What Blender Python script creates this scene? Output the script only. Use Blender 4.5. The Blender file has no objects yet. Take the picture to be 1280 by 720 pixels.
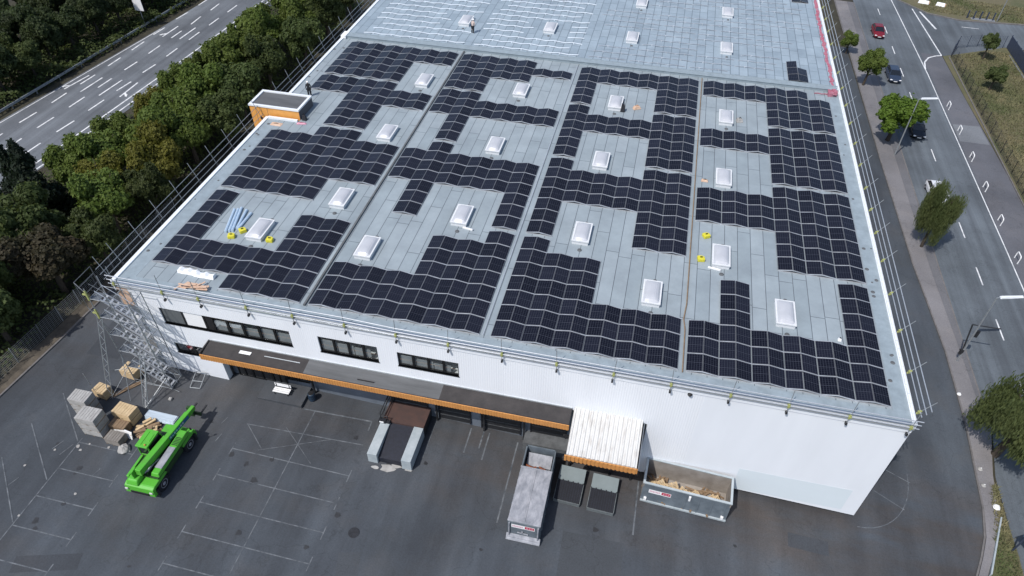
import bpy, bmesh, math, random
from mathutils import Vector, Matrix
random.seed(7)
R_ = math.radians
sc = bpy.context.scene
COL = sc.collection
ROOF = 11.0

def gz(x, y=0):                     # the yard falls gently towards +x
    return 1.0437 - 0.040913 * x

# ------------------------------------------------------------------ materials
def mat(name, col, rough=.7, metal=0., var=0., scale=1., detail=4., bump=0., bscale=8., col2=None, thr=None, spec=.5, rnd=0., coord='Object', stretch=None):
    m = bpy.data.materials.new(name); m.use_nodes = True
    nt = m.node_tree; N = nt.nodes; L = nt.links
    b = N['Principled BSDF']
    b.inputs['Roughness'].default_value = rough; b.inputs['Metallic'].default_value = metal
    b.inputs['Specular IOR Level'].default_value = spec
    b.inputs['Base Color'].default_value = (*col, 1)
    tc = N.new('ShaderNodeTexCoord')
    src = tc.outputs[coord]
    if stretch:
        mp = N.new('ShaderNodeMapping'); mp.inputs['Scale'].default_value = stretch
        L.new(src, mp.inputs['Vector']); src = mp.outputs['Vector']
    last = None
    if var or col2:
        n = N.new('ShaderNodeTexNoise'); n.inputs['Scale'].default_value = scale; n.inputs['Detail'].default_value = detail
        n.inputs['Roughness'].default_value = .65
        L.new(src, n.inputs['Vector'])
        r = N.new('ShaderNodeValToRGB')
        lo, hi = thr or (.3, .7)
        r.color_ramp.elements[0].position = lo; r.color_ramp.elements[1].position = hi
        if col2:
            c0, c1 = col, col2
        else:
            c0 = [c * (1 - var) for c in col]; c1 = [min(1, c * (1 + var)) for c in col]
        r.color_ramp.elements[0].color = (*c0, 1); r.color_ramp.elements[1].color = (*c1, 1)
        L.new(n.outputs['Fac'], r.inputs['Fac'])
        last = r.outputs['Color']
    if rnd:
        oi = N.new('ShaderNodeObjectInfo'); hs = N.new('ShaderNodeHueSaturation')
        mr = N.new('ShaderNodeMapRange'); mr.inputs['To Min'].default_value = 1 - rnd; mr.inputs['To Max'].default_value = 1 + rnd
        L.new(oi.outputs['Random'], mr.inputs['Value']); L.new(mr.outputs['Result'], hs.inputs['Value'])
        mr2 = N.new('ShaderNodeMapRange'); mr2.inputs['To Min'].default_value = .5 - rnd * .01; mr2.inputs['To Max'].default_value = .5 + rnd * .05
        L.new(oi.outputs['Random'], mr2.inputs['Value']); L.new(mr2.outputs['Result'], hs.inputs['Hue'])
        if last: L.new(last, hs.inputs['Color'])
        else: hs.inputs['Color'].default_value = (*col, 1)
        last = hs.outputs['Color']
    if last: L.new(last, b.inputs['Base Color'])
    if bump:
        n2 = N.new('ShaderNodeTexNoise'); n2.inputs['Scale'].default_value = bscale; n2.inputs['Detail'].default_value = 5
        L.new(src, n2.inputs['Vector'])
        bp = N.new('ShaderNodeBump'); bp.inputs['Strength'].default_value = bump; bp.inputs['Distance'].default_value = .05
        L.new(n2.outputs['Fac'], bp.inputs['Height']); L.new(bp.outputs['Normal'], b.inputs['Normal'])
    return m

def asphalt(name, col, stain, patch_scale=.12, streak=None, brown=False):
    m = mat(name, col, .85); nt = m.node_tree; N = nt.nodes; L = nt.links; b = N['Principled BSDF']
    g = N.new('ShaderNodeNewGeometry'); pos = g.outputs['Position']
    def noise(s, d=5, vec=pos):
        n = N.new('ShaderNodeTexNoise'); n.inputs['Scale'].default_value = s; n.inputs['Detail'].default_value = d
        n.inputs['Roughness'].default_value = .6; L.new(vec, n.inputs['Vector']); return n.outputs['Fac']
    def ramp(f, a, c, ca, cc):
        r = N.new('ShaderNodeValToRGB'); r.color_ramp.elements[0].position = a; r.color_ramp.elements[1].position = c
        r.color_ramp.elements[0].color = (*ca, 1); r.color_ramp.elements[1].color = (*cc, 1); L.new(f, r.inputs['Fac']); return r.outputs['Color']
    def mix(t, f, a, c):
        x = N.new('ShaderNodeMix'); x.data_type = 'RGBA'; x.blend_type = t
        if isinstance(f, float): x.inputs[0].default_value = f
        else: L.new(f, x.inputs[0])
        L.new(a, x.inputs[6]); L.new(c, x.inputs[7]); return x.outputs[2]
    base = ramp(noise(patch_scale, 6), .35, .65, [c * .8 for c in col], [c * 1.2 for c in col])
    st = ramp(noise(.19, 7), .5, .72, (1, 1, 1), stain)
    c = mix('MULTIPLY', 1., base, st)
    fine = ramp(noise(9., 3), .3, .7, (.86, .86, .86), (1.13, 1.13, 1.13))
    c = mix('MULTIPLY', 1., c, fine)
    sp = ramp(noise(1.7, 8), .66, .74, (1, 1, 1), (.72, .72, .74))
    c = mix('MULTIPLY', 1., c, sp)
    if streak:
        mp = N.new('ShaderNodeMapping'); mp.inputs['Scale'].default_value = streak; L.new(pos, mp.inputs['Vector'])
        s = ramp(noise(1., 5, mp.outputs['Vector']), .38, .68, (.86, .85, .86), (1.3, 1.3, 1.3))
        c = mix('MULTIPLY', 1., c, s)
    if brown:                        # rusty dirt washed along the foot of the facade
        spx = N.new('ShaderNodeSeparateXYZ'); L.new(pos, spx.inputs[0])
        mr = N.new('ShaderNodeMapRange'); mr.interpolation_type = 'SMOOTHSTEP'; mr.inputs['From Min'].default_value = -8.5; mr.inputs['From Max'].default_value = -1.5; L.new(spx.outputs['Y'], mr.inputs['Value'])
        mr3 = N.new('ShaderNodeMapRange'); mr3.interpolation_type = 'SMOOTHSTEP'; mr3.inputs['From Min'].default_value = 8; mr3.inputs['From Max'].default_value = 1; L.new(spx.outputs['Y'], mr3.inputs['Value'])
        mr2 = N.new('ShaderNodeMapRange'); mr2.interpolation_type = 'SMOOTHSTEP'; mr2.inputs['From Min'].default_value = 18; mr2.inputs['From Max'].default_value = 44; mr2.inputs['To Min'].default_value = .35; L.new(spx.outputs['X'], mr2.inputs['Value'])
        q = N.new('ShaderNodeMath'); q.operation = 'MULTIPLY'; L.new(mr.outputs[0], q.inputs[0]); L.new(mr2.outputs[0], q.inputs[1])
        q2 = N.new('ShaderNodeMath'); q2.operation = 'MULTIPLY'; L.new(q.outputs[0], q2.inputs[0]); L.new(mr3.outputs[0], q2.inputs[1])
        mpb = N.new('ShaderNodeMapping'); mpb.inputs['Scale'].default_value = (.12, .5, 1); L.new(pos, mpb.inputs['Vector'])
        nb = N.new('ShaderNodeMapRange'); nb.inputs['From Min'].default_value = .3; nb.inputs['From Max'].default_value = .6; L.new(noise(1., 6, mpb.outputs['Vector']), nb.inputs['Value'])
        q3 = N.new('ShaderNodeMath'); q3.operation = 'MULTIPLY'; L.new(q2.outputs[0], q3.inputs[0]); L.new(nb.outputs[0], q3.inputs[1])
        bc = N.new('ShaderNodeRGB'); bc.outputs[0].default_value = (1.02, .80, .66, 1)
        c = mix('MULTIPLY', q3.outputs[0], c, bc.outputs[0])
    vo = N.new('ShaderNodeTexVoronoi'); vo.feature = 'DISTANCE_TO_EDGE'; vo.inputs['Scale'].default_value = .11
    wn = N.new('ShaderNodeTexNoise'); wn.inputs['Scale'].default_value = .6; wn.inputs['Detail'].default_value = 5
    L.new(pos, wn.inputs['Vector'])
    av = N.new('ShaderNodeVectorMath'); av.operation = 'MULTIPLY_ADD'; av.inputs[1].default_value = (4, 4, 4)
    L.new(wn.outputs['Color'], av.inputs[0]); L.new(pos, av.inputs[2]); L.new(av.outputs[0], vo.inputs['Vector'])
    ck = ramp(vo.outputs['Distance'], .002, .006, (.72, .72, .72), (1, 1, 1))
    c = mix('MULTIPLY', .7, c, ck)
    L.new(c, b.inputs['Base Color'])
    bp = N.new('ShaderNodeBump'); bp.inputs['Strength'].default_value = .25; bp.inputs['Distance'].default_value = .02
    L.new(noise(25., 3), bp.inputs['Height']); L.new(bp.outputs['Normal'], b.inputs['Normal'])
    return m

def roofing(name, c1, c2, seam, sheet, length, rough, mortar=.03):
    m = mat(name, c1, rough); nt = m.node_tree; N = nt.nodes; L = nt.links; b = N['Principled BSDF']
    g = N.new('ShaderNodeNewGeometry'); mp = N.new('ShaderNodeMapping'); mp.inputs['Rotation'].default_value = (0, 0, R_(90))
    L.new(g.outputs['Position'], mp.inputs['Vector'])
    br = N.new('ShaderNodeTexBrick'); br.inputs['Scale'].default_value = 1; br.inputs['Brick Width'].default_value = length
    br.inputs['Row Height'].default_value = sheet; br.inputs['Mortar Size'].default_value = mortar; br.inputs['Mortar Smooth'].default_value = .3
    br.offset = .37; br.offset_frequency = 2; br.squash = 1.4; br.squash_frequency = 3
    br.inputs['Color1'].default_value = (*c1, 1); br.inputs['Color2'].default_value = (*c2, 1); br.inputs['Mortar'].default_value = (*seam, 1)
    L.new(mp.outputs['Vector'], br.inputs['Vector'])
    n = N.new('ShaderNodeTexNoise'); n.inputs['Scale'].default_value = .35; n.inputs['Detail'].default_value = 7; n.inputs['Roughness'].default_value = .7
    L.new(g.outputs['Position'], n.inputs['Vector'])
    r = N.new('ShaderNodeValToRGB'); r.color_ramp.elements[0].position = .3; r.color_ramp.elements[1].position = .7
    r.color_ramp.elements[0].color = (.82, .82, .83, 1); r.color_ramp.elements[1].color = (1.1, 1.1, 1.1, 1)
    L.new(n.outputs['Fac'], r.inputs['Fac'])
    n2 = N.new('ShaderNodeTexNoise'); n2.inputs['Scale'].default_value = 1.9; n2.inputs['Detail'].default_value = 6; n2.inputs['Roughness'].default_value = .75
    L.new(g.outputs['Position'], n2.inputs['Vector'])
    r2 = N.new('ShaderNodeValToRGB'); r2.color_ramp.elements[0].position = .68; r2.color_ramp.elements[1].position = .76
    r2.color_ramp.elements[0].color = (1, 1, 1, 1); r2.color_ramp.elements[1].color = (.75, .74, .72, 1)
    L.new(n2.outputs['Fac'], r2.inputs['Fac'])
    x = N.new('ShaderNodeMix'); x.data_type = 'RGBA'; x.blend_type = 'MULTIPLY'; x.inputs[0].default_value = 1
    L.new(br.outputs['Color'], x.inputs[6]); L.new(r.outputs['Color'], x.inputs[7])
    x2 = N.new('ShaderNodeMix'); x2.data_type = 'RGBA'; x2.blend_type = 'MULTIPLY'; x2.inputs[0].default_value = 1
    L.new(x.outputs[2], x2.inputs[6]); L.new(r2.outputs['Color'], x2.inputs[7])
    L.new(x2.outputs[2], b.inputs['Base Color'])
    bp = N.new('ShaderNodeBump'); bp.inputs['Strength'].default_value = .3; bp.inputs['Distance'].default_value = .02
    L.new(n2.outputs['Fac'], bp.inputs['Height']); L.new(bp.outputs['Normal'], b.inputs['Normal'])
    return m

def cladding(name, col, pitch=.3, strength=.6):
    m = mat(name, col, .55); nt = m.node_tree; N = nt.nodes; L = nt.links; b = N['Principled BSDF']
    g = N.new('ShaderNodeNewGeometry'); sp = N.new('ShaderNodeSeparateXYZ'); L.new(g.outputs['Position'], sp.inputs[0])
    w = N.new('ShaderNodeMath'); w.operation = 'PINGPONG'; w.inputs[1].default_value = pitch / 2
    L.new(sp.outputs['X'], w.inputs[0])
    st = N.new('ShaderNodeMapRange'); st.interpolation_type = 'SMOOTHSTEP'; st.inputs['From Min'].default_value = pitch * .12; st.inputs['From Max'].default_value = pitch * .36
    L.new(w.outputs[0], st.inputs['Value'])
    bp = N.new('ShaderNodeBump'); bp.inputs['Strength'].default_value = strength; bp.inputs['Distance'].default_value = .04
    L.new(st.outputs['Result'], bp.inputs['Height']); L.new(bp.outputs['Normal'], b.inputs['Normal'])
    n = N.new('ShaderNodeTexNoise'); n.inputs['Scale'].default_value = .5; n.inputs['Detail'].default_value = 5
    mp = N.new('ShaderNodeMapping'); mp.inputs['Scale'].default_value = (1, 1, .25); L.new(g.outputs['Position'], mp.inputs['Vector']); L.new(mp.outputs['Vector'], n.inputs['Vector'])
    r = N.new('ShaderNodeValToRGB'); r.color_ramp.elements[0].position = .3; r.color_ramp.elements[1].position = .75
    r.color_ramp.elements[0].color = (*[c * .93 for c in col], 1); r.color_ramp.elements[1].color = (*col, 1)
    L.new(n.outputs['Fac'], r.inputs['Fac']); L.new(r.outputs['Color'], b.inputs['Base Color'])
    return m

def solar_glass():
    m = mat('solar_cells', (.012, .013, .022), .12, spec=.13); nt = m.node_tree; N = nt.nodes; L = nt.links; b = N['Principled BSDF']
    tc = N.new('ShaderNodeTexCoord'); sp = N.new('ShaderNodeSeparateXYZ'); L.new(tc.outputs['Object'], sp.inputs[0])
    def line(sock, pitch, width):
        a = N.new('ShaderNodeMath'); a.operation = 'PINGPONG'; a.inputs[1].default_value = pitch / 2; L.new(sock, a.inputs[0])
        c = N.new('ShaderNodeMath'); c.operation = 'LESS_THAN'; c.inputs[1].default_value = width / 2; L.new(a.outputs[0], c.inputs[0]); return c.outputs[0]
    l1 = line(sp.outputs['X'], .182, .02); l2 = line(sp.outputs['Y'], .091 * 2, .012)
    mid = N.new('ShaderNodeMath'); mid.operation = 'ABSOLUTE'; L.new(sp.outputs['Y'], mid.inputs[0])
    md = N.new('ShaderNodeMath'); md.operation = 'LESS_THAN'; md.inputs[1].default_value = .02; L.new(mid.outputs[0], md.inputs[0])
    mx = N.new('ShaderNodeMath'); mx.operation = 'MAXIMUM'; L.new(l1, mx.inputs[0]); L.new(l2, mx.inputs[1])
    mx2 = N.new('ShaderNodeMath'); mx2.operation = 'MAXIMUM'; L.new(mx.outputs[0], mx2.inputs[0]); L.new(md.outputs[0], mx2.inputs[1])
    x = N.new('ShaderNodeMix'); x.data_type = 'RGBA'; L.new(mx2.outputs[0], x.inputs[0])
    oi = N.new('ShaderNodeObjectInfo'); r = N.new('ShaderNodeValToRGB')
    r.color_ramp.elements[0].color = (.0040, .0048, .010, 1); r.color_ramp.elements[1].color = (.011, .0125, .022, 1)
    L.new(oi.outputs['Random'], r.inputs['Fac']); L.new(r.outputs['Color'], x.inputs[6]); x.inputs[7].default_value = (.050, .054, .070, 1)
    L.new(x.outputs[2], b.inputs['Base Color'])
    return m

def leafmat(name, c0, c1, rnd=.2):
    m = mat(name, c0, .65, rnd=rnd, col2=c1, scale=1.3, detail=5, thr=(.35, .68), spec=.25)
    b = m.node_tree.nodes['Principled BSDF']
    b.inputs['Subsurface Weight'].default_value = 0
    # thin leaves let some light through
    nt = m.node_tree; tr = nt.nodes.new('ShaderNodeBsdfTranslucent'); mx = nt.nodes.new('ShaderNodeMixShader'); mx.inputs[0].default_value = .34
    tr.inputs['Color'].default_value = (c1[0] * 1.2, c1[1] * 1.3, c1[2], 1)
    nt.links.new(b.outputs[0], mx.inputs[1]); nt.links.new(tr.outputs[0], mx.inputs[2]); nt.links.new(mx.outputs[0], nt.nodes['Material Output'].inputs['Surface'])
    return m

def glassmat(name, tint=(.80, .84, .86)):
    m = bpy.data.materials.new(name); m.use_nodes = True; nt = m.node_tree; N = nt.nodes; L = nt.links
    N.remove(N['Principled BSDF'])
    t = N.new('ShaderNodeBsdfTransparent'); t.inputs[0].default_value = (*tint, 1)
    g = N.new('ShaderNodeBsdfGlossy'); g.inputs['Roughness'].default_value = .04; g.inputs['Color'].default_value = (.9, .9, .9, 1)
    lw = N.new('ShaderNodeLayerWeight'); lw.inputs['Blend'].default_value = .5; pw = N.new('ShaderNodeMath'); pw.operation = 'POWER'; pw.inputs[1].default_value = 3.5; L.new(lw.outputs['Facing'], pw.inputs[0])
    f = N.new('ShaderNodeMath'); f.operation = 'MULTIPLY_ADD'; f.inputs[1].default_value = .8; f.inputs[2].default_value = .06; L.new(pw.outputs[0], f.inputs[0])
    x = N.new('ShaderNodeMixShader'); L.new(f.outputs[0], x.inputs[0]); L.new(t.outputs[0], x.inputs[1]); L.new(g.outputs[0], x.inputs[2])
    L.new(x.outputs[0], N['Material Output'].inputs['Surface']); return m

M = {}
M['yard'] = asphalt('yard_asphalt', (.048, .056, .066), (1.14, 1.03, .94), streak=(.42, .05, 1), brown=True)
M['road'] = asphalt('road_asphalt', (.092, .106, .119), (.92, .92, .92), streak=(.9, .02, 1))
M['highway'] = asphalt('highway_asphalt', (.112, .122, .134), (.94, .94, .94), streak=(.9, .02, 1))
M['footway'] = asphalt('footway_asphalt', (.100, .102, .115), (1.08, 1.04, 1.0))
M['paver'] = asphalt('verge_pavers', (.172, .164, .168), (1.15, 1.1, 1.03))
M['concrete_patch'] = asphalt('concrete_patch', (.15, .158, .17), (1.05, 1.05, 1.05))
M['cycle'] = asphalt('cycle_path_asphalt', (.125, .123, .13), (1.04, 1.0, .98))
M['patch'] = asphalt('asphalt_patch', (.039, .044, .052), (1.1, 1.02, .96))
M['patchlight'] = asphalt('asphalt_patch_pale', (.049, .055, .063), (1.1, 1.02, .96))
M['oil'] = mat('oil_stain', (.026, .027, .030), .55, var=.3, scale=3)
M['kerbstone'] = mat('kerb_stone', (.14, .13, .125), .85, var=.25, scale=2)
M['line'] = mat('road_paint', (.46, .47, .48), .7, col2=(.72, .72, .72), scale=1.5, thr=(.35, .55))
M['faded'] = mat('faded_paint', (.050, .058, .068), .8, col2=(.165, .178, .192), scale=1.8, detail=7, thr=(.34, .68))
M['soil'] = mat('forest_soil', (.020, .018, .012), .95, col2=(.05, .045, .026), scale=.4, bump=.5, coord='Object')
M['dirt'] = mat('dirt_strip', (.06, .05, .038), .95, col2=(.12, .10, .075), scale=1.2, bump=.5)
M['drygrass'] = mat('dry_grass', (.125, .108, .06), .95, col2=(.075, .082, .034), scale=.16, detail=9, thr=(.38, .62), bump=.7, bscale=12)
M['drygrassblade'] = mat('dry_grass_blade', (.21, .18, .098), .9, col2=(.075, .095, .032), scale=.14, detail=6, thr=(.38, .62))
M['roof'] = roofing('roof_membrane', (.250, .294, .318), (.292, .336, .360), (.085, .10, .115), 1.08, 6.5, .75)
M['roofback'] = roofing('roof_membrane_back', (.255, .315, .362), (.305, .370, .418), (.12, .15, .175), 1.02, 2.2, .6, .04)
M['roofedge'] = mat('edge_membrane', (.255, .305, .335), .6, var=.15, scale=1.5)
M['wall'] = cladding('white_cladding', (.85, .87, .905), .18, .22)
M['wallsmooth'] = cladding('white_panel', (.83, .855, .895), 1.0, .06)
M['wallpanel'] = mat('white_panel_patch', (.70, .765, .80), .5, var=.02, scale=.3)
M['coping'] = mat('coping_metal', (.80, .82, .84), .4, metal=.1, var=.05)
M['copinggrey'] = mat('coping_grey', (.55, .58, .60), .35, metal=.5, var=.1)
M['plinth'] = mat('plinth_concrete', (.10, .105, .11), .9, var=.3, scale=1.5)
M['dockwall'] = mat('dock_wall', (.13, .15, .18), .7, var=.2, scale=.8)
M['interior'] = mat('interior_wall', (.75, .75, .73), .8, var=.2, scale=.6)
M['paneboard'] = mat('inner_board', (.24, .25, .25), .7, col2=(.42, .42, .40), scale=.9, detail=6)
M['darkframe'] = mat('dark_frame', (.012, .013, .015), .4, metal=.3)
M['glass'] = glassmat('window_glass')
M['blindgrey'] = mat('grey_blind', (.11, .12, .125), .7, var=.15, scale=1, stretch=(9, 1, 1))
M['blindwhite'] = mat('white_blind', (.85, .85, .85), .7)
M['orange'] = mat('orange_cladding', (.56, .255, .075), .5, var=.12, scale=2)
M['orangedark'] = mat('orange_wood_panel', (.72, .34, .085), .5, var=.08, scale=1.5)
M['bitumen'] = mat('black_bitumen', (.026, .024, .025), .9, col2=(.056, .050, .049), scale=.7, detail=8, bump=.3)
M['bitumengrey'] = mat('grey_bitumen', (.095, .098, .102), .8, var=.25, scale=.6, detail=7, stretch=(.4, 3, 1))
M['whitemetal'] = mat('white_sheet', (.56, .555, .54), .6, col2=(.33, .30, .27), scale=1.4, detail=8, thr=(.5, .8), stretch=(2.5, .5, 1))
M['rust'] = mat('rust_steel', (.085, .045, .036), .75, col2=(.055, .035, .032), scale=1.5, detail=8)
M['rustred'] = mat('rust_red', (.22, .07, .03), .75, var=.3, scale=5)
M['galv'] = mat('galvanised', (.33, .35, .365), .45, metal=.5, var=.2, scale=5)
M['darkgalv'] = mat('dull_galvanised', (.16, .17, .18), .5, metal=.5, var=.25, scale=9)
M['supportrail'] = mat('support_rail_aluminium', (.50, .52, .55), .45, metal=.4, var=.3, scale=1.2)
M['alu'] = mat('aluminium', (.50, .52, .55), .4, metal=.5, var=.15, scale=6)
M['alurail'] = mat('rail_aluminium', (.82, .87, .91), .4, metal=.15, var=.1, scale=3)
M['darksteel'] = mat('dark_steel', (.035, .036, .04), .5, metal=.4, var=.3, scale=4)
M['treadsteel'] = mat('tread_steel', (.012, .014, .024), .6, metal=0, var=.3, scale=5)
M['trim'] = mat('ramp_trim', (.12, .135, .14), .6, var=.3, scale=4)
M['yellow'] = mat('yellow_paint', (.62, .56, .04), .5, var=.15, scale=6)
M['yellowdull'] = mat('yellow_clamp', (.34, .36, .13), .6, var=.25, scale=9)
M['greysteel'] = mat('grey_container_paint', (.085, .105, .125), .5, col2=(.16, .19, .215), scale=1.3, detail=8, bump=.1)
M['lidgrey'] = mat('pale_lid', (.20, .21, .235), .65, col2=(.37, .375, .405), scale=2.2, detail=10, thr=(.36, .66), stretch=(1, .5, 1), bump=.2, bscale=5)
M['skipinside'] = mat('skip_inside', (.20, .175, .15), .8, col2=(.36, .33, .30), scale=.8, detail=9)
M['rampgrey'] = mat('ramp_top', (.20, .235, .24), .6, var=.08, scale=1)
M['beam'] = mat('kerb_beam', (.30, .345, .365), .7, col2=(.42, .46, .48), scale=1.2, detail=8)
M['rubber'] = mat('rubber', (.010, .011, .016), .7, var=.3, scale=6)
M['black'] = mat('black', (.010, .010, .012), .6)
M['lime'] = mat('lime_green_paint', (.085, .385, .032), .45, col2=(.10, .26, .045), scale=1.6, detail=10, thr=(.52, .82), bump=.05)
M['limedark'] = mat('dark_green_steel', (.018, .05, .014), .5, var=.2, scale=3)
M['blue'] = mat('blue_paint', (.02, .10, .28), .4)
M['rim'] = mat('grey_rim', (.30, .30, .33), .5, var=.2, scale=5)
M['carglass'] = mat('car_glass', (.01, .012, .015), .06, spec=.8)
M['wood'] = mat('timber', (.42, .30, .165), .8, col2=(.60, .46, .28), scale=2.2, detail=6, stretch=(1, 1, 6))
M['woodold'] = mat('grey_timber', (.17, .15, .13), .85, col2=(.26, .24, .22), scale=2, detail=6)
M['greywrap'] = mat('grey_pallet_wood', (.26, .25, .235), .8, col2=(.42, .41, .395), scale=1.6, detail=8)
M['brownwood'] = mat('brown_timber', (.17, .11, .065), .8, col2=(.26, .18, .11), scale=2.5, detail=6)
M['white'] = mat('white_paint', (.82, .82, .82), .5, var=.04, scale=2)
M['foil'] = mat('white_film', (.86, .87, .88), .4, bump=.6, bscale=3)
M['bluepipe'] = mat('pale_blue_tube', (.52, .64, .76), .35, metal=.3, var=.12, scale=4)
M['bluewhite'] = mat('pale_blue_sheet', (.55, .63, .70), .4, metal=.3, var=.15, scale=2, stretch=(.3, 4, 1))
M['peach'] = mat('peach_board', (.52, .33, .22), .8, col2=(.62, .45, .34), scale=3)
M['pink'] = mat('pink_net', (.34, .06, .10), .8, col2=(.40, .20, .25), scale=3)
M['red'] = mat('red_fabric', (.34, .02, .025), .6)
M['signred'] = mat('sign_red', (.42, .015, .04), .5)
M['pinkish'] = mat('sign_pink', (.60, .28, .36), .5)
M['bluesteel'] = mat('blue_fence_steel', (.045, .058, .095), .5, metal=.2, var=.2, scale=3)
M['curbwhite'] = mat('skylight_curb', (.66, .67, .68), .5, var=.08, scale=3)
M['skylight'] = mat('skylight_dome', (.46, .47, .50), .3, var=.06, scale=1.2)
M['bark'] = mat('bark', (.055, .043, .032), .9, var=.3, scale=4, bump=.6)
M['leafgreen'] = leafmat('leaf_green', (.074, .106, .020), (.135, .170, .038), .25)
M['leafyellow'] = leafmat('leaf_yellowgreen', (.105, .108, .018), (.185, .175, .034), .15)
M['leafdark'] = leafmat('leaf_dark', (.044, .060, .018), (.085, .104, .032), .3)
M['leafconifer'] = leafmat('leaf_conifer', (.012, .022, .013), (.026, .040, .022), .2)
M['leafbrown'] = leafmat('leaf_brown', (.040, .042, .020), (.085, .066, .040), .2)
M['leafbright'] = leafmat('leaf_bright', (.078, .132, .016), (.130, .195, .030), .05)
M['leafbirch'] = leafmat('leaf_birch', (.085, .108, .036), (.150, .175, .070), .12)
M['leafwood'] = leafmat('leaf_wood', (.030, .044, .017), (.060, .078, .028), .3)
M['leafolive'] = leafmat('leaf_olive', (.055, .074, .022), (.105, .128, .046), .15)
M['solar'] = solar_glass()
M['panelframe'] = mat('panel_frame', (.21, .215, .23), .4, metal=.3)
M['skin'] = mat('skin', (.45, .27, .19), .6)
M['clothdark'] = mat('dark_cloth', (.018, .019, .024), .85)
M['clothlight'] = mat('pale_cloth', (.50, .40, .36), .85)
M['shadegrey'] = mat('shade_grey', (.09, .09, .10), .85)

# ------------------------------------------------------------------ mesh builder
class MB:
    def __init__(s): s.v = []; s.f = []; s.m = []
    def face(s, pts, mi=0):
        b = len(s.v); s.v += [tuple(p) for p in pts]; s.f.append(tuple(range(b, b + len(pts)))); s.m.append(mi); return s
    def box(s, x0, x1, y0, y1, z0, z1, mi=0, T=None):
        P = [Vector(q) for q in ((x0,y0,z0),(x1,y0,z0),(x1,y1,z0),(x0,y1,z0),(x0,y0,z1),(x1,y0,z1),(x1,y1,z1),(x0,y1,z1))]
        if T is not None: P = [T @ q for q in P]
        b = len(s.v); s.v += [tuple(q) for q in P]
        for q in ((0,3,2,1),(4,5,6,7),(0,1,5,4),(1,2,6,5),(2,3,7,6),(3,0,4,7)):
            s.f.append(tuple(b + i for i in q)); s.m.append(mi)
        return s
    def hexa(s, P, mi=0):           # 8 points: bottom 4 (ccw), top 4
        b = len(s.v); s.v += [tuple(q) for q in P]
        for q in ((0,3,2,1),(4,5,6,7),(0,1,5,4),(1,2,6,5),(2,3,7,6),(3,0,4,7)):
            s.f.append(tuple(b + i for i in q)); s.m.append(mi)
        return s
    def tube(s, p0, p1, r, n=6, mi=0, r1=None):
        p0 = Vector(p0); p1 = Vector(p1); d = (p1 - p0)
        if d.length < 1e-6: return s
        d.normalize(); a = d.orthogonal().normalized(); c = d.cross(a); r1 = r if r1 is None else r1
        b = len(s.v)
        for p, rr in ((p0, r), (p1, r1)):
            for i in range(n):
                t = 2 * math.pi * i / n; s.v.append(tuple(p + (a * math.cos(t) + c * math.sin(t)) * rr))
        for i in range(n):
            j = (i + 1) % n; s.f.append((b + i, b + j, b + n + j, b + n + i)); s.m.append(mi)
        s.f.append(tuple(b + i for i in reversed(range(n)))); s.m.append(mi)
        s.f.append(tuple(b + n + i for i in range(n))); s.m.append(mi)
        return s
    def path(s, pts, r, n=6, mi=0):
        for a, c in zip(pts, pts[1:]): s.tube(a, c, r, n, mi)
        return s
    def prism(s, pts, z0, z1, mi=0, axis='z'):
        n = len(pts); b = len(s.v)
        def P(a, c, h): return (a, c, h) if axis == 'z' else ((h, a, c) if axis == 'x' else (a, h, c))
        for h in (z0, z1):
            for a, c in pts: s.v.append(P(a, c, h))
        s.f.append(tuple(b + i for i in reversed(range(n)))); s.m.append(mi)
        s.f.append(tuple(b + n + i for i in range(n))); s.m.append(mi)
        for i in range(n):
            j = (i + 1) % n; s.f.append((b + i, b + j, b + n + j, b + n + i)); s.m.append(mi)
        return s
    def lathe(s, prof, n=14, c=(0,0,0), mi=0):
        b = len(s.v)
        for r, z in prof:
            for i in range(n):
                t = 2 * math.pi * i / n; s.v.append((c[0] + r * math.cos(t), c[1] + r * math.sin(t), c[2] + z))
        for k in range(len(prof) - 1):
            for i in range(n):
                j = (i + 1) % n; s.f.append((b + k*n + i, b + k*n + j, b + (k+1)*n + j, b + (k+1)*n + i)); s.m.append(mi)
        s.f.append(tuple(b + i for i in reversed(range(n)))); s.m.append(mi)
        k = len(prof) - 1; s.f.append(tuple(b + k*n + i for i in range(n))); s.m.append(mi)
        return s
    def mesh(s, name, mats, smooth=False, fix=True):
        me = bpy.data.meshes.new(name); me.from_pydata(s.v, [], s.f)
        for m in (mats if isinstance(mats, (list, tuple)) else [mats]): me.materials.append(m)
        me.polygons.foreach_set('material_index', s.m)
        if smooth: me.polygons.foreach_set('use_smooth', [True] * len(s.f))
        me.update()
        if fix:
            bm = bmesh.new(); bm.from_mesh(me); bmesh.ops.recalc_face_normals(bm, faces=bm.faces); bm.to_mesh(me); bm.free()
        return me
    def build(s, name, mats, parent=None, loc=(0,0,0), rotz=0, bevel=0, smooth=False, fix=True):
        o = bpy.data.objects.new(name, s.mesh(name, mats, smooth, fix)); COL.objects.link(o)
        o.location = loc; o.rotation_euler = (0, 0, rotz)
        if parent: o.parent = parent
        if bevel:
            b = o.modifiers.new('bevel', 'BEVEL'); b.width = bevel; b.segments = 2; b.limit_method = 'ANGLE'
        return o

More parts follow.
